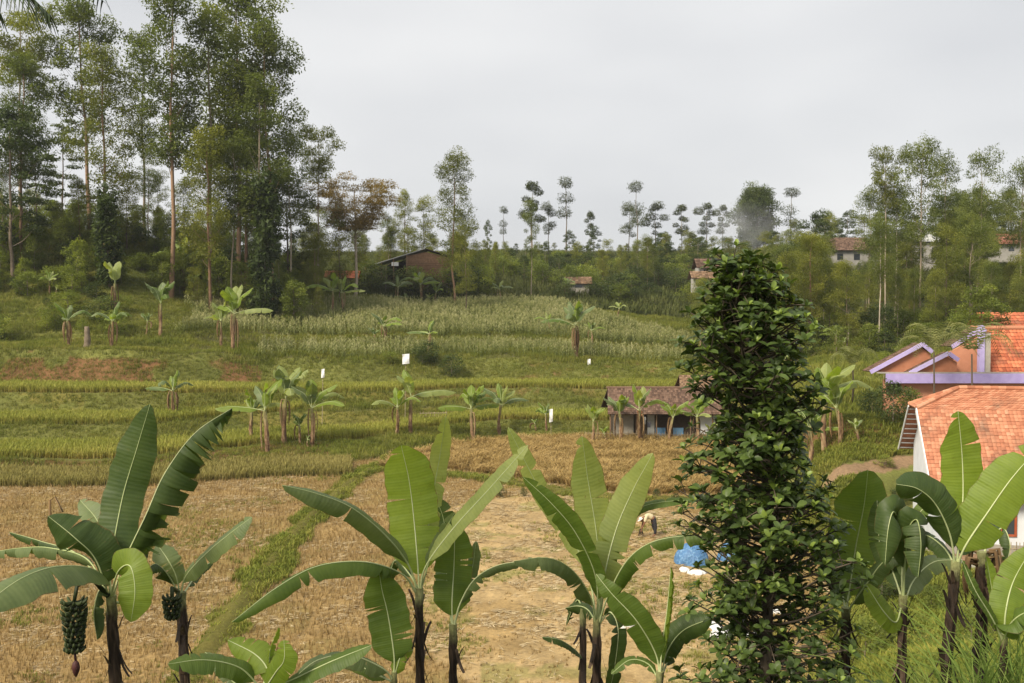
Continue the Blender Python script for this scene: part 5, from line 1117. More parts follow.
def tiled(a, b, c, d, name, mat, parent, tw=.17, tl=.22, amp=.020, step=.022, thick=.05):
    "quad a(top left) b(top right) c(bottom right) d(bottom left) covered with overlapping pantiles"
    org = Vector(parent.location) if parent else Vector((0, 0, 0)); a, b, c, d = [np.array(Vector(q) - org) for q in (a, b, c, d)]
    Lr = (np.linalg.norm(d - a) + np.linalg.norm(c - b)) / 2; Wd = max(np.linalg.norm(b - a), np.linalg.norm(c - d))
    nr = max(int(round(Lr / tl)), 2); nc = max(int(round(Wd / tw)), 2); sub = 6
    nrm = np.cross(b - a + (c - d), d - a + (c - b)); nrm /= np.linalg.norm(nrm); nrm = nrm if nrm[2] > 0 else -nrm
    V = []; Q = []; RN = []; cnt = 0; r2 = np.random.RandomState(len(name) + nr)
    u = np.linspace(0, 1, nc * sub + 1); wave = np.abs(np.sin(u * nc * math.pi)) * amp
    trn = np.repeat(r2.rand(nc), sub); trn = np.r_[trn, trn[-1]]
    for i in range(nr):
        v0, v1 = i / nr, (i + 1) / nr; trn = np.repeat(r2.rand(nc), sub); trn = np.r_[trn, trn[-1]]
        jit = np.repeat(r2.normal(0, .004, nc), sub); jit = np.r_[jit, jit[-1]]
        rows = [(v0, 0.0), (min(v1 + .25 / nr, 1.012), step), (min(v1 + .25 / nr, 1.012), step - .018)]
        for v, h in rows:
            L0 = a + (d - a) * v; R0 = b + (c - b) * v
            p = L0[None] + (R0 - L0)[None] * u[:, None] + nrm[None] * (wave + h + jit)[:, None]
            V.append(p); RN.append(trn)
        k = nc * sub + 1; ar = np.arange(k - 1)
        for q in range(2):
            o_ = cnt + q * k; Q.append(np.stack([o_ + ar, o_ + k + ar, o_ + k + ar + 1, o_ + ar + 1], -1))
        cnt += 3 * k
    # underside slab
    s = np.array([a, b, c, d]); lo = s - nrm * thick; V.append(np.vstack([s - nrm * .004, lo])); RN.append(np.full(8, .2)); o_ = cnt
    Q.append(np.array([(o_ + 4, o_ + 5, o_ + 6, o_ + 7), (o_, o_ + 4, o_ + 7, o_ + 3), (o_ + 1, o_ + 2, o_ + 6, o_ + 5), (o_ + 3, o_ + 7, o_ + 6, o_ + 2), (o_, o_ + 1, o_ + 5, o_ + 4)]))
    return mesh(name, np.concatenate(V), [np.concatenate(Q)], mat, rnd=np.concatenate(RN), parent=parent)

# ---- white house with the orange tiled roof
hx, hz = 19.15, -10.75
root = empty('white_house', (hx + 6, 47.3, hz)); tag(root, 'white walled house with a clipped orange tile roof beside the yard path', 'house')
O = Vector(root.location)
def rel(mb, *a): pass
ridgeY, ridgeZ = 47.4, -3.68; clipZ = -4.58; sl = math.tan(R(42)); xr = 32.0
yN = ridgeY - (ridgeZ - clipZ) / sl; yF = ridgeY + (ridgeZ - clipZ) / sl; eaveZ = -8.05; eaveZf = -7.05; yE = ridgeY - (ridgeZ - eaveZ) / sl; yB = ridgeY + (ridgeZ - eaveZf) / sl
xg = 18.85; xh = 20.85
tiled((xh, ridgeY, ridgeZ), (xr, ridgeY, ridgeZ), (xr, yN, clipZ), (xg, yN, clipZ), 'roof', M_TILE, root)
tiled((xg, yN, clipZ), (xr, yN, clipZ), (xr, yE, eaveZ), (xg, yE, eaveZ), 'roof', M_TILE, root)
tiled((xr, ridgeY, ridgeZ), (xh, ridgeY, ridgeZ), (xg, yF, clipZ), (xr, yF, clipZ), 'roof', M_TILE, root)
tiled((xr, yF, clipZ), (xg, yF, clipZ), (xg, yB, eaveZf), (xr, yB, eaveZf), 'roof', M_TILE, root)
tiled((xh, ridgeY + .02, ridgeZ), (xh, ridgeY - .02, ridgeZ), (xg, yN, clipZ), (xg, yF, clipZ), 'roof', M_TILE, root)
mb = MB()
def ridge_tiles(mb, a, b, r_=.10):
    a = Vector(a) - O; b = Vector(b) - O; n = int((b - a).length / .33)
    for i in range(n):
        p = a + (b - a) * (i / n); q = a + (b - a) * ((i + 1.08) / n); mb.tube([tuple(p), tuple(q)], [r_, r_ * 1.15], 8)
ridge_tiles(mb, (xh, ridgeY, ridgeZ + .03), (xr, ridgeY, ridgeZ + .03)); ridge_tiles(mb, (xh, ridgeY, ridgeZ + .03), (xg, yN, clipZ + .03)); ridge_tiles(mb, (xh, ridgeY, ridgeZ + .03), (xg, yF, clipZ + .03))
mb.build('ridge_tiles', M_TILE, root)
mb = MB()
mb.beam(Vector((xg - .04, yN + .05, clipZ - .06)) - O, Vector((xg - .04, yE - .05, eaveZ - .06)) - O, .05, .24)
mb.beam(Vector((xg - .04, yF, clipZ - .06)) - O, Vector((xg - .04, yB, eaveZf - .06)) - O, .05, .10); mb.build('barge_board', M_WHITE, root)
for i in range(9):   # rafters and battens showing under the far overhang
    mb = MB(); t_ = (i + .5) / 9; y = yF + (yB - yF) * t_; z = clipZ + (eaveZf - clipZ) * t_ - .09; mb.beam(Vector((xg + .02, y, z)) - O, Vector((xg + 1.0, y, z)) - O, .05, .05); mb.build('batten', M_WHITE, root)
xw = xg + .6; wy0, wy1 = yE + .55, yB - .55
def roofz(y): return min(clipZ + .75, ridgeZ - abs(y - ridgeY) * sl) - .12
mb = MB(); poly = [(xw, wy0, hz - .3), (xw, wy1, hz - .3), (xw, wy1, roofz(wy1)), (xw, yF - .3, roofz(yF - .3)), (xw, yN + .3, roofz(yN + .3)), (xw, wy0, roofz(wy0))]
mb.prism([Vector(p) - O for p in poly], (.15, 0, 0)); mb.build('gable_wall', M_WALLW, root)
mb = MB(); mb.box(Vector(((xw + xr) / 2 + .08, wy0 + .076, (hz - .3 + roofz(wy0)) / 2 + .02)) - O, (xr - xw - .15, .15, roofz(wy0) - hz + .3)); mb.build('front_wall', M_WALLW, root)
mb = MB(); mb.box(Vector(((xw + xr) / 2 + .08, wy1 - .076, (hz - .3 + roofz(wy1)) / 2)) - O, (xr - xw - .15, .15, roofz(wy1) - hz + .3)); mb.build('back_wall', M_WALLW, root)
mb = MB(); mb.box(Vector(((xw + xr) / 2 + .08, wy0 - .02, hz + .25)) - O, (xr - xw + .1, .06, .9)); mb.build('plinth', M_CONC, root)
def window(cx, cz, w_, h_, y, fm=M_REDF, axis='y', parent=root):
    mb = MB()
    if axis == 'y':
        for s in (-1, 1): mb.box(Vector((cx + s * (w_ / 2), y, cz)) - O, (.09, .08, h_ + .09))
        for s in (-1, 1): mb.box(Vector((cx, y - .003, cz + s * h_ / 2)) - O, (w_ - .09, .08, .09))
        mb.box(Vector((cx, y - .002, cz)) - O, (.05, .06, h_ - .09))
    else:
        for s in (-1, 1): mb.box(Vector((y, cx + s * (w_ / 2), cz)) - O, (.08, .09, h_ + .09))
        for s in (-1, 1): mb.box(Vector((y - .003, cx, cz + s * h_ / 2)) - O, (.08, w_ - .09, .09))
    fr = mb.build('window', fm, parent)
    mb = MB(); mb.box((Vector((cx, y + .02, cz)) if axis == 'y' else Vector((y + .02, cx, cz))) - O, (w_ - .06, .03, h_ - .06) if axis == 'y' else (.03, w_ - .06, h_ - .06)); mb.build('pane', M_GLASS, fr)
wx = P(1013, 518, wy0).x
window(wx, P(1013, 519, wy0).z, 1.1, 1.15, wy0 - .02); window(wx + 3.6, P(1013, 519, wy0).z, 1.1, 1.15, wy0 - .02)
window(45.9, P(930, 477, 45.9).z, .55, .75, xw - .02, axis='x')
th = R(-12); pv = Vector((xg, yN, 0)); dd_ = pv - Vector((O.x, O.y, 0)); rt = Matrix.Rotation(th, 3, 'Z') @ dd_; root.rotation_euler.z = th; root.location = (pv.x - rt.x, pv.y - rt.y, O.z)
# picket fence in front of the white house
def fence(name, pts, h, sp, label, mat=M_BAMB, r_=.018, rails=(.3, .75), jit=.03, seed=1, cat='fence'):
    r = random.Random(seed); x0, y0 = pts[0]; root = empty(name, (x0, y0, gzf(x0, y0))); tag(root, label, cat); org = Vector(root.location); mp_ = MB(); mr = MB()
    for (ax, ay), (bx, by) in zip(pts[:-1], pts[1:]):
        n = max(int(math.hypot(bx - ax, by - ay) / sp), 1)
        for i in range(n + 1):
            x = ax + (bx - ax) * i / n; y = ay + (by - ay) * i / n; z = gzf(x, y); hh = h * r.uniform(.85, 1.12)
            mp_.tube([tuple(Vector((x, y, z - .15)) - org), tuple(Vector((x + r.uniform(-jit, jit), y + r.uniform(-jit, jit), z + hh)) - org)], [r_, r_ * .8], 5)
        for rl in rails:
            mr.tube([tuple(Vector((ax, ay - .03, gzf(ax, ay) + h * rl)) - org), tuple(Vector((bx, by - .03, gzf(bx, by) + h * rl)) - org)], r_ * .9, 5)
    mp_.build('pickets', mat, root); mr.build('rail', mat, root); return root
fence('picket_fence', [(20.1, 40.6), (23.0, 40.3), (28, 39.8)], .95, .13, 'grey stick fence standing in front of the white house wall', r_=.022)
# stone edging of the yard path
mb = MB(); r_ = random.Random(6); pts = [(18.1, 43.5), (18.35, 41.5), (18.6, 38.2), (18.3, 35.2), (17.3, 31.5), (16.5, 29)]
for (ax, ay), (bx, by) in zip(pts[:-1], pts[1:]):
    n = int(math.hypot(bx - ax, by - ay) / .30)
    for i in range(n):
        x = ax + (bx - ax) * i / n; y = ay + (by - ay) * i / n; z = gzf(x, y); mb.box((x - 18, y - 38, z + .07 + 10), (.16 + r_.uniform(0, .05), .31, .26 + r_.uniform(-.04, .04)), rz=math.atan2(by - ay, bx - ax) + 1.57 + r_.uniform(-.06, .06))
o = mb.build('path_edging', M_CONC); o.location = (18, 38, -10); tag(o, 'low stone edging along the field side of the brown yard path', 'path edging')
# low wooden rail by the slope
mb = MB(); a = P(880, 600, 30); a.z = gzf(a.x, 30); b = P(958, 600, 30); b.z = gzf(b.x, 30)
root = empty('log_rail', a); tag(root, 'fallen log rail lying across the grass below the yard path', 'log'); mb.tube([(0, 0, .12), ((b.x - a.x) * .5, .05, .16 + (b.z - a.z) / 2), tuple(b - a + Vector((0, 0, .12)))], [.07, .06, .05], 8); mb.build('log', M_WOOD, root, smooth=True)

# ---- orange house with purple trim
D0 = 63.0
def Q3(px, py, D): return P(px, py, D)
bz = gzf(28, 64) - .3; root = empty('orange_house', (29, 66, bz)); O = Vector(root.location); tag(root, 'orange plastered house with purple gable trim behind the orange tiled roof', 'house')
fz = P(900, 378, D0).z
fl = P(868, 378, D0).x; fr_ = 44.0
mb = MB(); mb.box(Vector(((fl + 1.0 + fr_) / 2, D0 - .35, fz)) - O, (fr_ - fl - 1.0, .12, .60)); mb.build('fascia', M_PURP, root)
mb = MB(); mb.box(Vector(((fl + fr_ + .6) / 2, D0 - .1, fz + .335)) - O, (fr_ - fl - .6, .5, .07)); mb.build('gutter_cap', M_CONC, root)
mb = MB(); mb.box(Vector(((fl + 1 + fr_) / 2, D0 + .35, (bz + fz) / 2 - .1)) - O, (fr_ - fl - 1.2, .2, fz - bz)); mb.build('front_wall', M_WALLO, root)
mb = MB(); mb.box(Vector((P(893, 395, D0 + .2).x, D0 + .18, P(893, 388, D0).z)) - O, (.9, .1, .8)); mb.build('window', M_DARKW, root)
def gable(pl, pk, pr, D, dd, base, name='gable', wall=M_WALLO, bw=.26):
    L0 = P(*pl, D); K = P(*pk, D); Rr = P(*pr, D); mb = MB(); zb = fz + .30 + base
    mb.prism([Vector((L0.x + .5, D, zb)) - O, Vector((Rr.x, D, zb)) - O, Vector((Rr.x, D, Rr.z - .15)) - O, Vector((K.x, D, K.z - .2)) - O, Vector((L0.x + .5, D, max(L0.z - .05, zb + .05))) - O], (0, .2, 0)); g = mb.build(name, wall, root)
    mb = MB(); mb.beam(L0 - O + Vector((0, -.25, 0)), K - O + Vector((0, -.25, 0)), .05, bw, up=(0, 0, 1)); mb.beam(K - O + Vector((0, -.256, 0)), Rr - O + Vector((0, -.256, 0)), .05, bw); mb.build('barge_board', M_PURP, root)
    tiled((K.x, D + dd, K.z + .05), (K.x, D - .25, K.z + .05), (L0.x, D - .25, L0.z + .05), (L0.x, D + dd, L0.z + .05), 'roof', M_TILEB, root)
    tiled((K.x, D - .25, K.z + .05), (K.x, D + dd, K.z + .05), (Rr.x, D + dd, Rr.z + .05), (Rr.x, D - .25, Rr.z + .05), 'roof', M_TILEB, root)
gable((869, 372, 0)[:2], (921, 344), (931, 352), 64.0, 1.2, 0)
gable((908, 373), (947, 353), (957, 360), 63.4, .6, .0, bw=.26)
gable((950, 347), (980, 328), (984, 332), 65.0, 1.5, 0)
a = P(958, 372, 64.4); mb = MB(); mb.prism([Vector((P(930, 372, 64.4).x, 64.4, fz + .3)) - O, Vector((P(981, 372, 64.4).x, 64.4, fz + .3)) - O, Vector((P(981, 330, 64.4).x, 64.4, P(981, 336, 64.4).z)) - O, Vector((P(930, 357, 64.4).x, 64.4, P(930, 362, 64.4).z)) - O], (0, .2, 0)); mb.build('upper_wall', M_WALLO, root)
px0 = P(981, 350, 63.6).x; mb = MB(); mb.box(Vector((px0, 63.6, (fz + .3 + P(981, 325, 63.6).z) / 2)) - O, (.34, .3, P(981, 325, 63.6).z - fz - .3)); mb.build('purple_pillar', M_PURP, root)
mb = MB(); mb.box(Vector((px0 + .38, 63.7, (fz + .3 + P(981, 333, 63.6).z) / 2)) - O, (.42, .3, P(981, 333, 63.6).z - fz - .3)); mb.build('pale_pillar', M_CONC, root)
zt, zb = P(990, 329, 65.5).z, P(990, 374, 63.8).z
tiled((px0 + .6, 66.2, zt), (44, 66.2, zt), (44, 63.7, zb), (px0 + .6, 63.7, zb), 'roof', M_TILER, root, tl=.3, tw=.24, amp=.03, step=.04)
tiled((44, 66.2, zt), (px0 + .6, 66.2, zt), (px0 + .6, 69.5, zt - 2.5), (44, 69.5, zt - 2.5), 'roof', M_TILER, root)
mb = MB(); mb.tube([tuple(Vector((px0 + .5, 66.2, zt + .05)) - O), tuple(Vector((44, 66.2, zt + .05)) - O)], .16, 8); mb.build('ridge_tiles', M_TILE, root)
mb = MB(); mb.box(Vector(((fl + fr_) / 2 + 2.5, 65.6, (bz + fz) / 2)) - O, (fr_ - fl - 6, 3.2, fz - bz - .5)); mb.build('side_walls', M_WALLO, root)

# ---- brown roofed shed beyond the golden rice
SD = 84.0; zb = gzf(P(655, 430, SD).x, SD + 1) ; xl, xrr = P(607, 400, SD).x, P(722, 400, SD).x
root = empty('brown_roofed_shed', ((xl + xrr) / 2, SD + 2, zb)); O = Vector(root.location); tag(root, 'low shed with a rusty brown tiled roof and blue panels at the rice edge', 'shed')
zr = P(650, 388, SD + 2.6).z; ze = P(650, 414, SD - .6).z
tiled((xl + .3, SD + 2.6, zr), (xrr, SD + 2.6, zr), (xrr, SD - .7, ze), (xl, SD - .7, ze), 'roof', M_TILEB, root, tl=.3)
tiled((xrr, SD + 2.6, zr), (xl + .3, SD + 2.6, zr), (xl, SD + 5.6, ze), (xrr, SD + 5.6, ze), 'roof', M_TILEB, root, tl=.3)
mb = MB(); mb.tube([tuple(Vector((xl + .2, SD + 2.6, zr + .05)) - O), tuple(Vector((xrr, SD + 2.6, zr + .05)) - O)], .09, 7); mb.build('ridge', M_TILEB, root)
wb = ze - .1
mb = MB(); mb.box(Vector(((xl + xrr) / 2 + .2, SD + 2.6, (zb + wb) / 2 - .1)) - O, (xrr - xl - 1, 4.4, wb - zb)); mb.build('walls', M_DARKW, root)
for a, b, mt, nm, zf in ((614, 634, M_CONC, 'plaster_panel', 1.0), (648, 655, M_ZINC, 'zinc_panel', 1.0), (656, 666, M_BLUE, 'blue_panel', .45), (674, 684, M_BLUE, 'blue_panel', .45), (700, 716, M_WALLW, 'plaster_panel', 1.0)):
    x0, x1 = P(a, 425, SD).x, P(b, 425, SD).x; mb = MB(); mb.box(Vector(((x0 + x1) / 2, SD + .33, zb + (wb - zb) * zf / 2)) - O, (x1 - x0, .08, (wb - zb) * zf)); mb.build(nm, mt, root)
for px in (610, 636, 656, 670, 690, 712):
    x = P(px, 425, SD).x; mb = MB(); mb.tube([tuple(Vector((x, SD - .3, zb - .2)) - O), tuple(Vector((x, SD - .3, ze + .05)) - O)], .06, 6); mb.build('post', M_WOOD, root)
xq = P(690, 395, 92).x; zq = gzf(xq, 92); root = empty('grey_roofed_hut', (xq, 92, zq)); O = Vector(root.location); tag(root, 'small hut with weathered grey roof behind the right end of the brown shed', 'hut')
zt = P(690, 375, 92).z; tiled((xq - 1, 92, zt), (xq + 2, 92, zt), (xq + 2.3, 90.4, zt - 1.2), (xq - 1.2, 90.4, zt - 1.2), 'roof', M_WOOD, root); tiled((xq + 2, 92, zt), (xq - 1, 92, zt), (xq - 1.2, 93.6, zt - 1.2), (xq + 2.3, 93.6, zt - 1.2), 'roof', M_WOOD, root)
mb = MB(); mb.box(Vector((xq + .5, 92, (zq + zt - 1.1) / 2)) - O, (2.6, 2.4, zt - 1.15 - zq)); mb.build('walls', M_WOOD, root)
fence('bamboo_fence', [(P(585, 434, 82.5).x, 82.5), (P(625, 434, 82).x, 82), (P(712, 432, 81.6).x, 81.6)], .95, .22, 'rough stick fence between the golden rice and the brown shed', jit=.08, seed=3)
g = ground_at(420, 422, 60, 130); fence('bamboo_lattice', [(g.x, g.y), (P(447, 416, g.y + .5).x, g.y + .5)], .9, .25, 'short bamboo lattice standing on the middle terrace bank', jit=.05, r_=.03, rails=(.25, .55, .85), seed=5)

# ---- wooden hut on the hill
HD = 160.0; xa, xb = P(383, 270, HD).x, P(456, 270, HD).x; zb = min(gzf(xa, HD), gzf(xb, HD)) ; root = empty('wooden_hut', ((xa + xb) / 2, HD, zb)); O = Vector(root.location); tag(root, 'open-sided wooden hut with lopsided gable roof above the corn', 'hut')
pk = P(425, 249, HD - 2); le = P(373, 265, HD - 2); re_ = P(461, 260, HD - 2)
for nm, A, B, mt in (('roof', le, pk, M_ZINC), ('roof', pk, re_, M_DARKW)):
    mb = MB(); mb.prism([A - O, B - O, B - O + Vector((0, 6.5, 0)), A - O + Vector((0, 6.5, 0))], (0, 0, .14)); mb.build(nm, mt, root)
zt = P(425, 252, HD - 1.6).z; x1 = P(407, 260, HD).x
mb = MB(); mb.prism([Vector((x1, HD - 1.6, zb - .5)) - O, Vector((xb, HD - 1.6, zb - .5)) - O, Vector((xb, HD - 1.6, P(453, 259, HD).z)) - O, Vector((pk.x, HD - 1.6, zt)) - O, Vector((x1, HD - 1.6, P(407, 256.5, HD).z)) - O], (0, .15, 0)); w_ = mb.build('plank_wall', M_WOODR, root)
mb = MB()
for i in range(14):
    z = zb + .2 + i * .33
    if z < P(425, 256, HD).z: mb.box(Vector(((x1 + xb) / 2, HD - 1.63, z)) - O, (xb - x1 - .4, .03, .05))
mb.build('plank_joints', M_WOOD, w_)
mb = MB(); mb.prism([Vector((xa + .2, HD + 3.5, zb - .5)) - O, Vector((xb, HD + 3.5, zb - .5)) - O, Vector((xb, HD + 3.5, P(453, 261, HD).z)) - O, Vector((pk.x, HD + 3.5, zt - .1)) - O, Vector((xa + .2, HD + 3.5, P(386, 264, HD).z)) - O], (0, .15, 0)); mb.build('back_wall', M_DARKW, root)
for px in (383, 395, 408, 456):
    x = P(px, 260, HD).x; mb = MB(); zz = np.interp(px, [373, 425, 461], [le.z, pk.z, re_.z]); mb.tube([tuple(Vector((x, HD - 1.9, zb - .5)) - O), tuple(Vector((x, HD - 1.9, zz)) - O)], .09, 6); mb.build('post', M_WOOD, root)
o = MB(); c_ = P(395, 264, HD - 1.95); o.box((0, 0, 0), (1.1, .04, .6)); o = o.build('pale_board', M_WHITE); o.location = c_; tag(o, 'pale board hung under the open side of the wooden hut', 'board')

M_PLAS = simple('old_plaster', [(.3, (.26, .25, .23)), (.7, (.44, .42, .39))], 1.2, .9)
M_TILEB2 = tile_mat('dull_red_tiles', [(.15, (.13, .05, .035)), (.5, (.26, .10, .065)), (.85, (.36, .18, .12))])
# ---- far houses among the trees
def far_house(px, py, D, w_, h_, d_, roof, wall, label, hip=.0, rh=.35, name='far_house', win=3, over=.5):
    c = P(px, py, D); z = c.z; root = empty(name, (c.x, D, z)); tag(root, label, 'house')
    mb = MB(); mb.box((0, 0, h_ / 2 - .6), (w_, d_, h_ + 1.2)); mb.build('walls', wall, root)
    global O; O = Vector((c.x, D, z)); zt = z + h_; hr = d_ * rh; x0, x1 = c.x - w_ / 2 - over, c.x + w_ / 2 + over; hi_ = hip * d_ / 2
    y0, y1 = D - d_ / 2 - over, D + d_ / 2 + over
    tiled((x0 + hi_, D, zt + hr), (x1 - hi_, D, zt + hr), (x1, y0, zt - .15), (x0, y0, zt - .15), 'roof', roof, root, tw=.45, tl=.5, amp=.05, step=.06)
    tiled((x1 - hi_, D, zt + hr), (x0 + hi_, D, zt + hr), (x0, y1, zt - .15), (x1, y1, zt - .15), 'roof', roof, root, tw=.45, tl=.5, amp=.05, step=.06)
    for i in range(win):
        x = -w_ / 2 + w_ * (i + .5) / win; mb = MB(); mb.box((x, -d_ / 2 - .02, h_ * .55), (w_ / win * .35, .06, h_ * .4)); mb.build('window', M_GLASS, root)
    return root
far_house(852, 266, 182, 9, 2.8, 5, M_TILEB, M_PLAS, 'white walled house with brown roof half hidden by the right forest', hip=.6)
far_house(842, 260, 196, 8, 2.6, 5, M_TILEB, M_CONC, 'dull house peeping over the roof of the white walled forest house', win=2)
far_house(928, 268, 178, 7, 4.6, 5, M_ZINC, M_PLAS, 'white building with pale roof seen between forest trunks')
far_house(1004, 256, 172, 8, 2.0, 5, M_TILEB2, M_PLAS, 'house with red roof behind the trees near the right edge')
far_house(716, 277, 160, 6.0, 1.5, 4, M_TILEB, M_PLAS, 'small brown-roofed house in a clearing right of the corn', win=3)
far_house(704, 285, 157, 3.6, 1.1, 3, M_WOOD, M_PLAS, 'lower pale shack just before the small brown-roofed house', win=2)
far_house(578, 290, 164, 3.4, 1.1, 3, M_WOOD, M_CONC, 'small grey-roofed shack at the upper edge of the corn', win=1)
far_house(343, 284, 158, 4.5, 1.0, 3, M_TILER, M_WOODR, 'low reddish shelter between the banana plants left of the wooden hut', win=0)
far_house(1012, 348, 96, 6, 2.0, 4, M_TILER, M_WALLO, 'second red tiled roof rising behind the purple-trimmed house', win=0)
# ================================================================== dark leafy tree in front
M_DARKBARK = simple('dark_bark', [(.3, (.045, .035, .025)), (.7, (.12, .095, .07))], 6, .9)
def glossy_leaf_mat():
    m, t, o = newmat('glossy_leaf'); r = attr(t, 'rnd').outputs['Fac']; nn = noise(t, 20, 3, objco(t))
    f = math_(t, 'ADD', math_(t, 'MULTIPLY', r, .85), math_(t, 'MULTIPLY', nn, .15))
    c = ramp(t, f, [(.08, (.026, .044, .011)), (.5, (.06, .094, .021)), (.78, (.12, .17, .034)), (.90, (.20, .27, .05)), (1, (.31, .38, .07))])
    prin(t, o, c, .45, .35, None, trans=.16, tcol=mixc(t, 1.0, c, (1.8, 1.9, .6), 'MULTIPLY')); return m
M_GLOSS = glossy_leaf_mat()
JD = 10.0; jb = P(768, 683, JD); jx = jb.x; jz = gzf(jx, JD); root = empty('jackfruit_tree', (jx, JD, jz)); tag(root, 'dark glossy-leaved tree standing tall in the right foreground', 'tree'); O = Vector(root.location)
prof = [(266, 745, 16), (282, 747, 36), (305, 748, 46), (330, 741, 62), (345, 741, 64), (372, 748, 62), (400, 758, 52), (440, 762, 58), (478, 762, 64), (500, 766, 78), (540, 764, 78), (600, 768, 82), (650, 774, 86), (700, 778, 88), (760, 778, 80), (820, 776, 50)]
pr_z = np.array([P(512, a, JD).z for a, _, _ in prof])[::-1]; pr_x = np.array([P(b, 341, JD).x for _, b, _ in prof])[::-1]; pr_r = np.array([c / F * JD for _, _, c in prof])[::-1]
r_ = random.Random(12); mbT = MB(); ztop = pr_z[-1]
tp = [(jx, JD, jz - .2), (jx - .03, JD, jz + 1.2), (float(np.interp(-1.5, pr_z, pr_x)) + .08, JD, -1.5), (float(np.interp(-.4, pr_z, pr_x)), JD, -.4), (float(pr_x[-1]), JD, ztop - .12)]
TC = catmull([tuple(Vector(p) - O) for p in tp], 24); mbT.tube(TC, np.linspace(.085, .012, 24), 9)
zl = TC[:, 2] + O.z
V = []; Tq = []; RN = []; cnt = 0
tips = []
nb = 225
for i in range(nb):
    z = jz + 1.0 + (ztop - jz - 1.2) * (i / nb) ** .88; cx = float(np.interp(z, zl, TC[:, 0] + O.x)); cy = JD
    a = i * 2.399 + r_.uniform(-.3, .3); zt = z + r_.uniform(.15, .45); rr = float(np.interp(min(zt, ztop - .02), pr_z, pr_r)) * r_.uniform(.66, 1.12) * (.99 + .24 * math.sin(a * 2 + zt * 3.1) * math.sin(zt * 5.3 + a)); ex = float(np.interp(zt, pr_z, pr_x))
    e = Vector((ex + math.cos(a) * rr, cy + math.sin(a) * rr, min(zt, ztop + .02))); b = Vector((cx, cy, z)); m_ = (b + e) / 2 + Vector((0, 0, -.04)) + Vector((r_.uniform(-.05, .05), r_.uniform(-.05, .05), 0))
    mbT.tube(catmull([tuple(b - O), tuple(m_ - O), tuple(e - O)], 6), np.linspace(.016, .006, 6), 5, cap=False)
    tips.append((e, (e - b).normalized(), 1.0))
    for k in range(r_.randint(5, 8)):
        t_ = r_.uniform(.30, .97); base = b + (e - b) * t_; dr = Vector((r_.gauss(0, 1), r_.gauss(0, 1), r_.gauss(.35, .7))).normalized(); L_ = r_.uniform(.10, .26) * (1.1 - .2 * t_); q = base + dr * L_
        mbT.tube([tuple(base - O), tuple(base + dr * L_ * .6 - O), tuple(q - O)], [.006, .005, .004], 4, cap=False); tips.append((q, dr, .9))
for j in range(8): tips.append((Vector((pr_x[-1] + r_.uniform(-.06, .06), JD + r_.uniform(-.06, .06), ztop - r_.uniform(0, .22))), Vector((0, 0, 1)), 1))
mbT.build('trunk', M_DARKBARK, root, smooth=True)
def add_leaf(b, d, up, L_, W_, rn):
    global cnt
    s = d.cross(up); 
    if s.length < 1e-3: s = Vector((1, 0, 0))
    s.normalize(); n_ = s.cross(d)
    rows = [(0, .05, 0), (.28, .72, .02), (.6, 1.0, .0), (.86, .72, -.05), (1.0, .06, -.12)]
    for t_, w_, dz in rows:
        c = b + d * (L_ * t_) + n_ * (dz * L_)
        for q in (-1, 0, 1): V.append(tuple(c + s * (q * w_ * W_ / 2) + n_ * (.16 * W_ * abs(q) * w_) - O)); RN.append(rn)
    for i in range(4):
        for q in (0, 1): o_ = cnt + i * 3 + q; Tq.append((o_, o_ + 1, o_ + 4, o_ + 3))
    cnt += 15
for p, d, sc_ in tips:
    fresh = r_.random() < .36; n = r_.randint(6, 9); ax = (d * .6 + Vector((0, 0, .9))).normalized()
    u = ax.orthogonal().normalized(); v = ax.cross(u); depth = r_.uniform(0, .74)
    for k in range(n):
        a = k * 2.399 + r_.uniform(-.3, .3); inner = k >= n - 3; el = R(r_.uniform(50, 75) if inner else r_.uniform(-5, 38)); dd = (u * math.cos(a) + v * math.sin(a)) * math.cos(el) + ax * math.sin(el)
        L_ = r_.uniform(.085, .135) * (.75 if inner else 1); rn = (r_.uniform(.84, 1.0) if (inner and fresh) else min(.82, depth * .6 + r_.uniform(0, .38)))
        add_leaf(p - ax * (k * .004), dd, ax, L_, L_ * .52, rn)
mesh('crown', V, [np.array(Tq)], M_GLOSS, rnd=RN, parent=root, smooth=True)

# ================================================================== palms
M_PALMD = simple('palm_leaf', [(.3, (.022, .035, .012)), (.7, (.05, .075, .022))], 6, .5, .3)
M_PALM2 = foliage('pale_palm_leaf', [(.1, (.10, .12, .035)), (.5, (.20, .21, .07)), (1, (.34, .31, .13))], .35)
def frond_geo(path, nl, L0, droop, wl, seed, V, Q, RN, org):
    C = catmull(path, nl); Cc, T = frames(C); r = random.Random(seed); cnt = len(V)
    for i in range(int(nl * .12), nl):
        t_ = i / nl; t = Vector(T[i]); up = Vector((0, 0, 1)); s = t.cross(up); s.normalize()
        for sd in (-1, 1):
            L_ = L0 * math.sin(math.pi * min(.15 + t_ * .8, 1)) * r.uniform(.8, 1.1); d = (s * sd * .85 + t * .6).normalized(); p = Vector(C[i]); pr = None
            for q in range(4):
                u = q / 3; c = p + d * (L_ * u * (1 - .25 * u * droop)) + Vector((0, 0, -droop * L_ * .75 * u ** 1.7)); w_ = wl * (1 - u * .85)
                V.append(tuple(c - t * w_ / 2 - Vector(org))); V.append(tuple(c + t * w_ / 2 + Vector((0, 0, .3 * w_)) - Vector(org))); RN += [r.random()] * 2
            for q in range(3): o_ = cnt + 2 * q; Q.append((o_, o_ + 1, o_ + 3, o_ + 2))
            cnt += 8
    return C
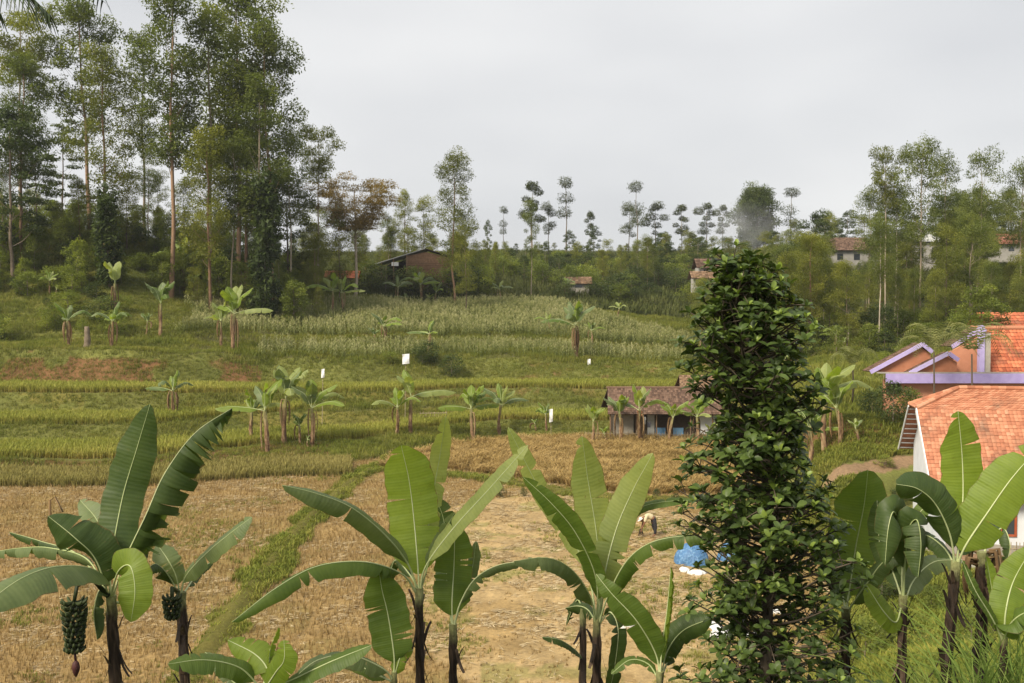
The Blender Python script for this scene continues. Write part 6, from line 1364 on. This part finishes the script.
# palm whose leaf tips hang into the upper left corner
pb = Vector((-5.6, 7.6, gzf(-5.6, 7.6))); root = empty('palm_tree', pb); tag(root, 'dark palm whose drooping leaf tips hang into the top left corner', 'palm tree')
ptop = Vector((-5.2, 7.4, 3.5)); mb = MB(); mb.tube(catmull([(0, 0, -.2), tuple((ptop - pb) * .5 + Vector((.2, 0, 0))), tuple(ptop - pb)], 20), np.linspace(.2, .13, 20), 12); mb.build('trunk', M_BARK, root, smooth=True)
fr = [[tuple(ptop), (-4.6, 7.4, 3.75), tuple(P(-25, -60, 7.3)), tuple(P(28, -6, 7.2)), tuple(P(48, 14, 7.2))], [tuple(ptop), (-5.0, 7.1, 3.9), tuple(P(-60, -60, 6.9)), tuple(P(-18, -8, 6.8)), tuple(P(-4, 8, 6.8))]]
for a_ in range(9):
    a = 1.1 + a_ * .62; fr.append([tuple(ptop), tuple(ptop + Vector((math.cos(a) * .8, math.sin(a) * .8, .6))), tuple(ptop + Vector((math.cos(a) * 1.9, math.sin(a) * 1.9, .4))), tuple(ptop + Vector((math.cos(a) * 2.7, math.sin(a) * 2.7, -.5)))])
for i, pth in enumerate(fr):
    V = []; Q = []; RN = []; C = frond_geo(pth, 60, .62 if i < 2 else .7, .9, .035, i, V, Q, RN, pb)
    f_ = mesh('frond', V, [np.array(Q)], M_PALMD, rnd=RN, parent=root); mb = MB(); mb.tube(C - np.array(pb), np.linspace(.03, .005, 60), 5); mb.build('frond_stalk', M_PALMD, f_)
def small_palm(px, yb, yt, D, label, n=12, seed=0, mat=M_PALM2, fl=.5):
    x = P(px, 341, D).x; z = gzf(x, D) if yb is None else P(px, yb, D).z; H = P(px, yt, D).z - z; root = empty('palm_tree', (x, D, z)); tag(root, label, 'palm tree'); r = random.Random(seed); L_ = H * fl; hs = H - L_ * .42
    mb = MB(); mb.tube([(0, 0, -.3), (0.05, 0, hs * .5), (0, 0, hs)], [.07, .055, .045], 7); mb.build('trunk', M_DARKBARK, root, smooth=True)
    for i in range(n):
        a = i * 6.283 / n + r.uniform(-.2, .2); e = r.uniform(.9, 2.0); c, s = math.cos(a), math.sin(a); V = []; Q = []; RN = []
        frond_geo([(0, 0, hs), (c * L_ * .35, s * L_ * .35, hs + L_ * .35 * e + .1), (c * L_ * .8, s * L_ * .8, hs + L_ * .4 * e), (c * L_ * 1.1, s * L_ * 1.1, hs - L_ * (.35 - .3 * e))], 22, L_ * .36, .45, .07, seed * 9 + i, V, Q, RN, (0, 0, 0)); mesh('frond', V, [np.array(Q)], mat, rnd=RN, parent=root)
small_palm(934, None, 336, 60.6, 'left of the two feathery palms before the purple gables', 10, 1, fl=.42)
small_palm(972, None, 338, 60.8, 'right of the two feathery palms before the purple gables', 10, 2, fl=.42)
small_palm(853, None, 356, 66, 'yellowish palm-like plant at the left end of the purple-trimmed house', 10, 3, fl=.5)
# tall grass clump at the lower right
def blades(px, py, D, n, H, spread, seed, label, lo=.7, mat=M_GRASS, w_=.022):
    c = P(px, py, D); x, y = c.x, D; z = gzf(x, y); r = np.random.RandomState(seed); V = []; T = []; HH = []; RN = []
    for b in range(n):
        a = r.uniform(0, 6.28); bx, by = r.normal(0, spread, 2); hh = H * r.uniform(.5, 1.1); ln = r.uniform(.25, .75); dx, dy = math.cos(a), math.sin(a); i0 = len(V); sg = 6; zz0 = gzf(x + bx, y + by) - z
        for q in range(sg + 1):
            u = q / sg; ww = w_ * (1 - u ** 1.5) / 2 + .001; cx = bx + dx * ln * hh * u * u; cy = by + dy * ln * hh * u * u; cz = zz0 + hh * (u - .42 * ln * u ** 3)
            V += [(cx - dy * ww, cy + dx * ww, cz), (cx + dy * ww, cy - dx * ww, cz + .004)]; HH += [u, u]; RN += [r.rand()] * 2 if q == 0 else [RN[-1]] * 2
        for q in range(sg): o_ = i0 + 2 * q; T.append((o_, o_ + 1, o_ + 3, o_ + 2))
    o = mesh('tall_grass', V, [np.array(T)], mat, rnd=RN, extra={'hgt': HH}); o.location = (x, y, z); tag(o, label, 'grass clump')
    return o
M_GRASSF = bladed('fresh_grass', [(.1, (.06, .10, .02)), (.5, (.11, .17, .035)), (.9, (.18, .25, .06))], [(.1, (.12, .19, .035)), (.5, (.20, .29, .06)), (.95, (.34, .38, .12))], .4, .8)
blades(992, 650, 9.0, 230, 1.7, .24, 3, 'tall arching grass clump at the lower right edge of the photo', mat=M_GRASSF)
blades(952, 660, 8.8, 90, 1.2, .22, 4, 'lower grass clump left beside the tall clump at the lower right', mat=M_GRASSF)
blades(1030, 640, 9.3, 170, 1.9, .22, 5, 'grass clump cut by the lower right edge of the photo', mat=M_GRASSF)
blades(870, 640, 13, 50, .9, .35, 6, 'thin grass clump between the two banana plants right of the dark tree', mat=M_GRASSF)
blades(925, 640, 13.5, 60, 1.1, .4, 7, 'grass clump behind the rightmost tall banana stem', mat=M_GRASSF)
for px, D, h, key, lab in [(905, 24, 1.1, 'bush', 'leafy weed bush on the grass slope behind the banana stems'), (868, 27, 1.3, 'bush', 'weed bush on the slope right of the dark leafy tree'), (975, 26, 1.2, 'bush', 'green weed bush below the stone edging at right'),
        (935, 33, 1.0, 'bush', 'small weed bush beside the yard path'), (885, 36, 1.2, 'bushdark', 'dark weed bush on the field margin'), (1010, 30, 1.3, 'bush', 'weed bush near the right edge below the fence'), (842, 31, .8, 'bush', 'low weed bush at the edge of the dry field')]:
    x = P(px, 341, D).x; put_tree(key, (x, D, gzf(x, D) - .05), h, lab, 'bush', None, sx=1.3)

# ================================================================== small things in the field
M_TARP = simple('blue_sheeting', [(.25, (.03, .09, .23)), (.5, (.07, .18, .36)), (.62, (.16, .31, .50)), (.70, (.7, .78, .85))], 9, .45, .5, bmp=.8, dist=.08)
M_CLOTH = simple('white_cloth', [(.3, (.60, .60, .60)), (.7, (.80, .80, .80))], 5, .85, .1)
def lump(name, px, py, z, w_, d_, h_, mat, label, cat, seed=0, rough=.18):
    q = PZ(px, py, z); r = np.random.RandomState(seed); n, k = 14, 26; V = []; Q = []
    for i in range(n + 1):
        ph = (i / n) * math.pi * .56
        for j in range(k):
            a = j / k * 6.283; rr = 1 + rough * (math.sin(a * 3 + seed) * .5 + math.sin(a * 7 + i * .6) * .3 + r.rand() * .25)
            V.append((math.sin(ph) * math.cos(a) * w_ / 2 * rr, math.sin(ph) * math.sin(a) * d_ / 2 * rr, math.cos(ph) * h_ * (1 + rough * .35 * math.sin(a * 4 + seed) * math.sin(ph) + rough * .15 * r.rand() * math.sin(ph))))
    for i in range(n):
        for j in range(k): Q.append((i * k + j, i * k + (j + 1) % k, (i + 1) * k + (j + 1) % k, (i + 1) * k + j))
    o = mesh(name, V, [np.array(Q)], mat, rnd=np.full(len(V), .5), smooth=True); o.location = (q.x, q.y, gzf(q.x, q.y)); o.rotation_euler.z = seed; tag(o, label, cat); return o
lump('tarpaulin_heap', 692, 563, -10.9, 1.5, 1.4, .88, M_TARP, 'heap under wrinkled blue plastic sheeting on the threshing ground', 'tarpaulin', 1)
lump('tarpaulin_heap', 732, 560, -10.9, 1.1, 1.2, .75, M_TARP, 'second smaller blue sheeting bundle mostly hidden by the dark leafy tree', 'tarpaulin', 4)
lump('white_sack', 684, 571, -10.9, .5, .4, .16, M_CLOTH, 'small white sack in front of the blue sheeting heap', 'sack', 2, .3)
lump('white_sack', 697, 574, -10.9, .75, .45, .16, M_CLOTH, 'long white sack right of the small one before the blue sheeting', 'sack', 3, .3)
lump('white_sack', 626, 626, -10.9, .55, .5, .55, M_CLOTH, 'upright white sack glimpsed behind the young banana plant', 'sack', 5, .25)
for i, (px, py, w_, l) in enumerate([(712, 625, .9, 'white cloth spread on the ground behind the dark leafy tree, leftmost'), (722, 634, 1.2, 'large white cloth spread on the ground under the dark leafy tree'), (738, 624, .7, 'small white cloth behind the trunk of the dark leafy tree'), (757, 640, .9, 'white cloth at the right side of the dark leafy tree trunk'), (745, 652, .6, 'nearest small white cloth at the foot of the dark leafy tree'), (775, 615, .6, 'white scrap lying right behind the dark leafy tree')]):
    lump('ground_cloth', px, py, -10.9, w_, w_ * .7, .10, M_CLOTH, l, 'cloth', 10 + i, .4)
# white sacks and flags on poles
def flag(px, yb, yt, w_, h_, label, D=None, cloth='sack', lean=0, seed=0):
    if D: x = P(px, yb, D).x; g = Vector((x, D, gzf(x, D)))
    else: g = ground_at(px, yb, 30, 200)
    root = empty('marker_pole', g); tag(root, label, 'marker pole'); H = P(px, yt, g.y).z - g.z; mb = MB(); mb.tube([(0, 0, -.2), (lean * .5, 0, H * .5), (lean, 0, H)], [.03, .025, .02], 6); mb.build('pole', M_BAMB, root)
    r = np.random.RandomState(seed); V = []; Q = []
    for s in (0, 1):
        for i in range(5):
            for j in range(4):
                u, v = i / 4, j / 3; V.append((lean + (v - .5) * w_ * (1 + .12 * r.rand()), -.05 - .035 * s + .05 * math.sin(u * 4 + v * 3), H - u * h_ + .05 * (v - .5)))
    for s in (0, 1):
        for i in range(4):
            for j in range(3): o_ = s * 20 + i * 4 + j; Q.append((o_, o_ + 1, o_ + 5, o_ + 4) if s else (o_, o_ + 4, o_ + 5, o_ + 1))
    mesh('cloth', V, [np.array(Q)], M_CLOTH, rnd=np.full(40, .7), parent=root)
flag(405, 434, 354, .55, .85, 'white sheet on a tall pole above the slim pale banana plant', D=86, lean=.1)
flag(322, 440, 369, .25, .7, 'small white rag on a pole above the low terrace banana clump', D=82, lean=.12, seed=1)
flag(551, 432, 409, .28, 1.1, 'white cloth wrapped on a stake at the back of the golden rice', D=85, seed=2)
flag(589, 372, 359, .3, .8, 'white bag hung on a stake on the bank beneath the corn', D=108, seed=3)
flag(65, 372, 362, .5, .9, 'pale rag on a stake at the red earth bank on the left', D=95, seed=4)
flag(59, 396, 385, .3, .9, 'thin white strip on a stake in the rice at the left', D=90, lean=.2, seed=5)
# clothes hung on the half-dead plant by the shed
for i, (px, py, w_, h_, c) in enumerate([(640, 411, .32, .42, (.50, .20, .09)), (644, 417, .22, .6, (.6, .6, .6)), (649, 422, .25, .45, (.10, .10, .12))]):
    m = simple('garment%d' % i, [(.3, tuple(x * .8 for x in c)), (.7, c)], 5, .9); p = P(px, py, 81.9); mb = MB(); mb.box((0, 0, -h_ / 2), (w_, .06, h_)); mb.box((-w_ * .55, 0, -h_ * .2), (w_ * .3, .05, h_ * .4), rnd=.3); mb.box((w_ * .55, 0, -h_ * .22), (w_ * .3, .05, h_ * .4), rnd=.8)
    o = mb.build('hanging_garment', m); o.location = p; tag(o, ['orange garment hung in front of the brown-roofed shed', 'white garment hung in front of the brown-roofed shed', 'black garment hung in front of the brown-roofed shed'][i], 'garment')
# grey tree stump on the left hillside
g = ground_at(87, 347, 60, 160); root = empty('tree_stump', g); tag(root, 'pale grey dead stump standing among bushes on the left hillside', 'stump'); mb = MB(); mb.tube(catmull([(0, 0, -.2), (.05, 0, .8), (0, 0, 2.0)], 10), np.linspace(.36, .22, 10) * (1 + .1 * np.sin(np.arange(10) * 2)), 9); mb.build('stump', M_BARK, root, smooth=True)
# smoke drifting beside the round tree
m, t, o = newmat('smoke'); vs = N(t, 'ShaderNodeVolumePrincipled'); vs.inputs['Color'].default_value = (.95, .97, 1, 1)
nn = noise(t, .22, 4, pos(t), .6); ob = objco(t); ln = N(t, 'ShaderNodeVectorMath', operation='LENGTH'); L(t, ob, ln.inputs[0])
de = math_(t, 'MULTIPLY', math_(t, 'SUBTRACT', 1.0, ln.outputs['Value'], clamp=True), math_(t, 'MULTIPLY', math_(t, 'SUBTRACT', nn, .32, clamp=True), .4)); L(t, de, vs.inputs['Density']); L(t, vs.outputs[0], o.inputs['Volume'])
mb = MB(); k = 16; V = []; Q = []
for i in range(9):
    for j in range(k): a = i / 8 * math.pi; b = j / k * 6.283; V.append((math.sin(a) * math.cos(b), math.sin(a) * math.sin(b), math.cos(a)))
for i in range(8):
    for j in range(k): Q.append((i * k + j, (i + 1) * k + j, (i + 1) * k + (j + 1) % k, i * k + (j + 1) % k))
o = mesh('smoke', V, [np.array(Q)], m); o.location = P(744, 232, 222); o.scale = (9.5, 5, 7.5); tag(o, 'thin bluish smoke drifting beneath the big round dark tree', 'smoke', kind='stuff')

# ================================================================== the stooping farmer
M_SKIN = simple('skin', [(.3, (.20, .10, .06)), (.7, (.28, .15, .09))], 8, .6); M_SHIRT = simple('pale_shirt', [(.3, (.55, .47, .30)), (.7, (.72, .64, .45))], 8, .9); M_TROU = simple('dark_trousers', [(.3, (.03, .03, .035)), (.7, (.06, .055, .06))], 8, .9); M_HAT = simple('pale_hat', [(.3, (.60, .57, .52)), (.7, (.75, .72, .66))], 8, .8)
M_HAIR = simple('black_hair', [(.3, (.01, .009, .008)), (.7, (.02, .018, .016))], 8, .6)
def skin_obj(name, verts, edges, radii, mat, parent, sub=2, rootv=0):
    me = bpy.data.meshes.new(name); me.from_pydata(verts, edges, []); me.materials.append(mat); o = bpy.data.objects.new(name, me); COL.objects.link(o); o.parent = parent
    md = o.modifiers.new('skin', 'SKIN'); me.skin_vertices[0] if me.skin_vertices else None
    if not me.skin_vertices: return o
    for i, r in enumerate(radii): me.skin_vertices[0].data[i].radius = (r, r) if not isinstance(r, tuple) else r; me.skin_vertices[0].data[i].use_root = (i == rootv)
    md.use_smooth_shade = True; s = o.modifiers.new('sub', 'SUBSURF'); s.levels = sub; s.render_levels = sub; return o
q = PZ(654, 537, -10.9); root = empty('person', (q.x, q.y, gzf(q.x, q.y) + .02)); tag(root, 'farmer in pale shirt and dark trousers stooping over the cut field', 'person')
hip = (0, 0, .86)
VB = [hip, (-.10, 0, .93), (-.30, 0, 1.0), (-.46, 0, .96), (-.53, 0, .90), (-.62, 0, .84),           # spine to head 0-5
      (.0, -.10, .84), (.06, -.12, .46), (.02, -.13, .09), (-.12, -.14, .035),                            # right leg 6-9
      (.0, .10, .84), (-.03, .12, .47), (.12, .13, .09), (-.01, .14, .035),                                # left leg 10-13
      (-.42, -.17, .92), (-.50, -.21, .66), (-.60, -.17, .43), (-.63, -.15, .35),                            # right arm 14-17
      (-.42, .17, .92), (-.50, .20, .66), (-.58, .16, .43), (-.61, .14, .35)]                               # left arm
EB = [(0, 1), (1, 2), (2, 3), (3, 4), (4, 5), (0, 6), (6, 7), (7, 8), (8, 9), (0, 10), (10, 11), (11, 12), (12, 13), (3, 14), (14, 15), (15, 16), (16, 17), (3, 18), (18, 19), (19, 20), (20, 21)]
RB = [.13, .13, .14, .12, .055, .085, .085, .06, .04, .035, .085, .06, .04, .035, .06, .045, .033, .028, .06, .045, .033, .028]
skin_obj('body', VB, EB, RB, M_SKIN, root)
# head with face and hair at the end of the neck
def ell(mb, c, s, n=10, k=14, M=None, rnd=.5):
    V = []; Q = []
    for i in range(n + 1):
        for j in range(k):
            a = i / n * math.pi; b = j / k * 6.283; v = Vector((math.sin(a) * math.cos(b) * s[0], math.sin(a) * math.sin(b) * s[1], math.cos(a) * s[2]))
            if M: v = M @ v
            V.append(tuple(v + Vector(c)))
    for i in range(n):
        for j in range(k): Q.append((i * k + j, (i + 1) * k + j, (i + 1) * k + (j + 1) % k, i * k + (j + 1) % k))
    mb.add(V, quads=Q, rnd=rnd)
Mh = Matrix.Rotation(R(-35), 3, 'Y')
mb = MB(); ell(mb, (-.64, 0, .82), (.085, .078, .115), M=Mh); ell(mb, (-.705, 0, .775), (.02, .012, .02)); ell(mb, (-.63, .08, .82), (.02, .012, .03)); ell(mb, (-.63, -.08, .82), (.02, .012, .03)); mb.build('head', M_SKIN, root, smooth=True)
mb = MB(); ell(mb, (-.70, .03, .80), (.01, .012, .008)); ell(mb, (-.70, -.03, .80), (.01, .012, .008)); mb.build('eyes', M_HAIR, root, smooth=True)
mb = MB(); ell(mb, (-.645, 0, .86), (.10, .095, .085), M=Mh); ell(mb, (-.655, 0, .83), (.17, .16, .014), M=Mh); mb.build('hat', M_HAT, root, smooth=True)
skin_obj('shirt', [(-.04, 0, .90), (-.16, 0, .97), (-.30, 0, 1.0), (-.44, 0, .965), (-.42, -.17, .92), (-.47, -.20, .74), (-.42, .17, .92), (-.47, .195, .74)], [(0, 1), (1, 2), (2, 3), (3, 4), (4, 5), (3, 6), (6, 7)], [.15, .16, .17, .145, .085, .07, .085, .07], M_SHIRT, root)
skin_obj('trousers', [(.02, 0, .86), (-.04, 0, .90), (0, -.10, .82), (.06, -.12, .46), (.02, -.13, .14), (0, .10, .82), (-.03, .12, .47), (.12, .13, .14)], [(0, 1), (0, 2), (2, 3), (3, 4), (0, 5), (5, 6), (6, 7)], [.15, .145, .11, .085, .065, .11, .085, .065], M_TROU, root)
for sy in (-1, 1):
    mb = MB(); c = Vector((-.64, sy * .145, .32)); ell(mb, c, (.03, .016, .045))
    for f in range(4): mb.tube([tuple(c + Vector((-.022 + f * .015, 0, -.03))), tuple(c + Vector((-.03 + f * .015, -sy * .01, -.065))), tuple(c + Vector((-.02 + f * .014, -sy * .03, -.085 + .004 * abs(f - 1.5))))], [.009, .008, .006], 5)
    mb.tube([tuple(c + Vector((.025, 0, .01))), tuple(c + Vector((.035, -sy * .02, -.025))), tuple(c + Vector((.02, -sy * .035, -.045)))], [.010, .009, .007], 5); mb.build('hand', M_SKIN, root, smooth=True)
# the bundle in the farmer's hands
mb = MB(); r = random.Random(3)
for i in range(46): a = r.uniform(0, 6.28); mb.tube([(r.gauss(0, .03), r.gauss(0, .04), 0), (math.cos(a) * .14, math.sin(a) * .16, -.30)], [.006, .004], 3)
o = mb.build('straw_bundle', M_DARKW); o.location = Vector(root.location) + Vector((-.63, 0, .36)); tag(o, 'dark straw bundle gripped by the stooping farmer', 'straw bundle')
# ================================================================== air
m, t, o = newmat('haze'); vs = N(t, 'ShaderNodeVolumePrincipled'); vs.inputs['Color'].default_value = (.88, .92, .97, 1); vs.inputs['Density'].default_value = HAZE; L(t, vs.outputs[0], o.inputs['Volume'])
x0, x1, y0, y1, z0, z1 = -1400, 1400, -80, 930, -34, 46
V = [(x, y, z) for x in (x0, x1) for y in (y0, y1) for z in (z0, z1)]
o = mesh('haze', V, [np.array([(0, 1, 3, 2), (4, 6, 7, 5), (0, 4, 5, 1), (2, 3, 7, 6), (0, 2, 6, 4), (1, 5, 7, 3)])], m); tag(o, kind='stuff'); o['label'] = 'thin pale haze in the damp air over the whole valley'; o['category'] = 'haze'
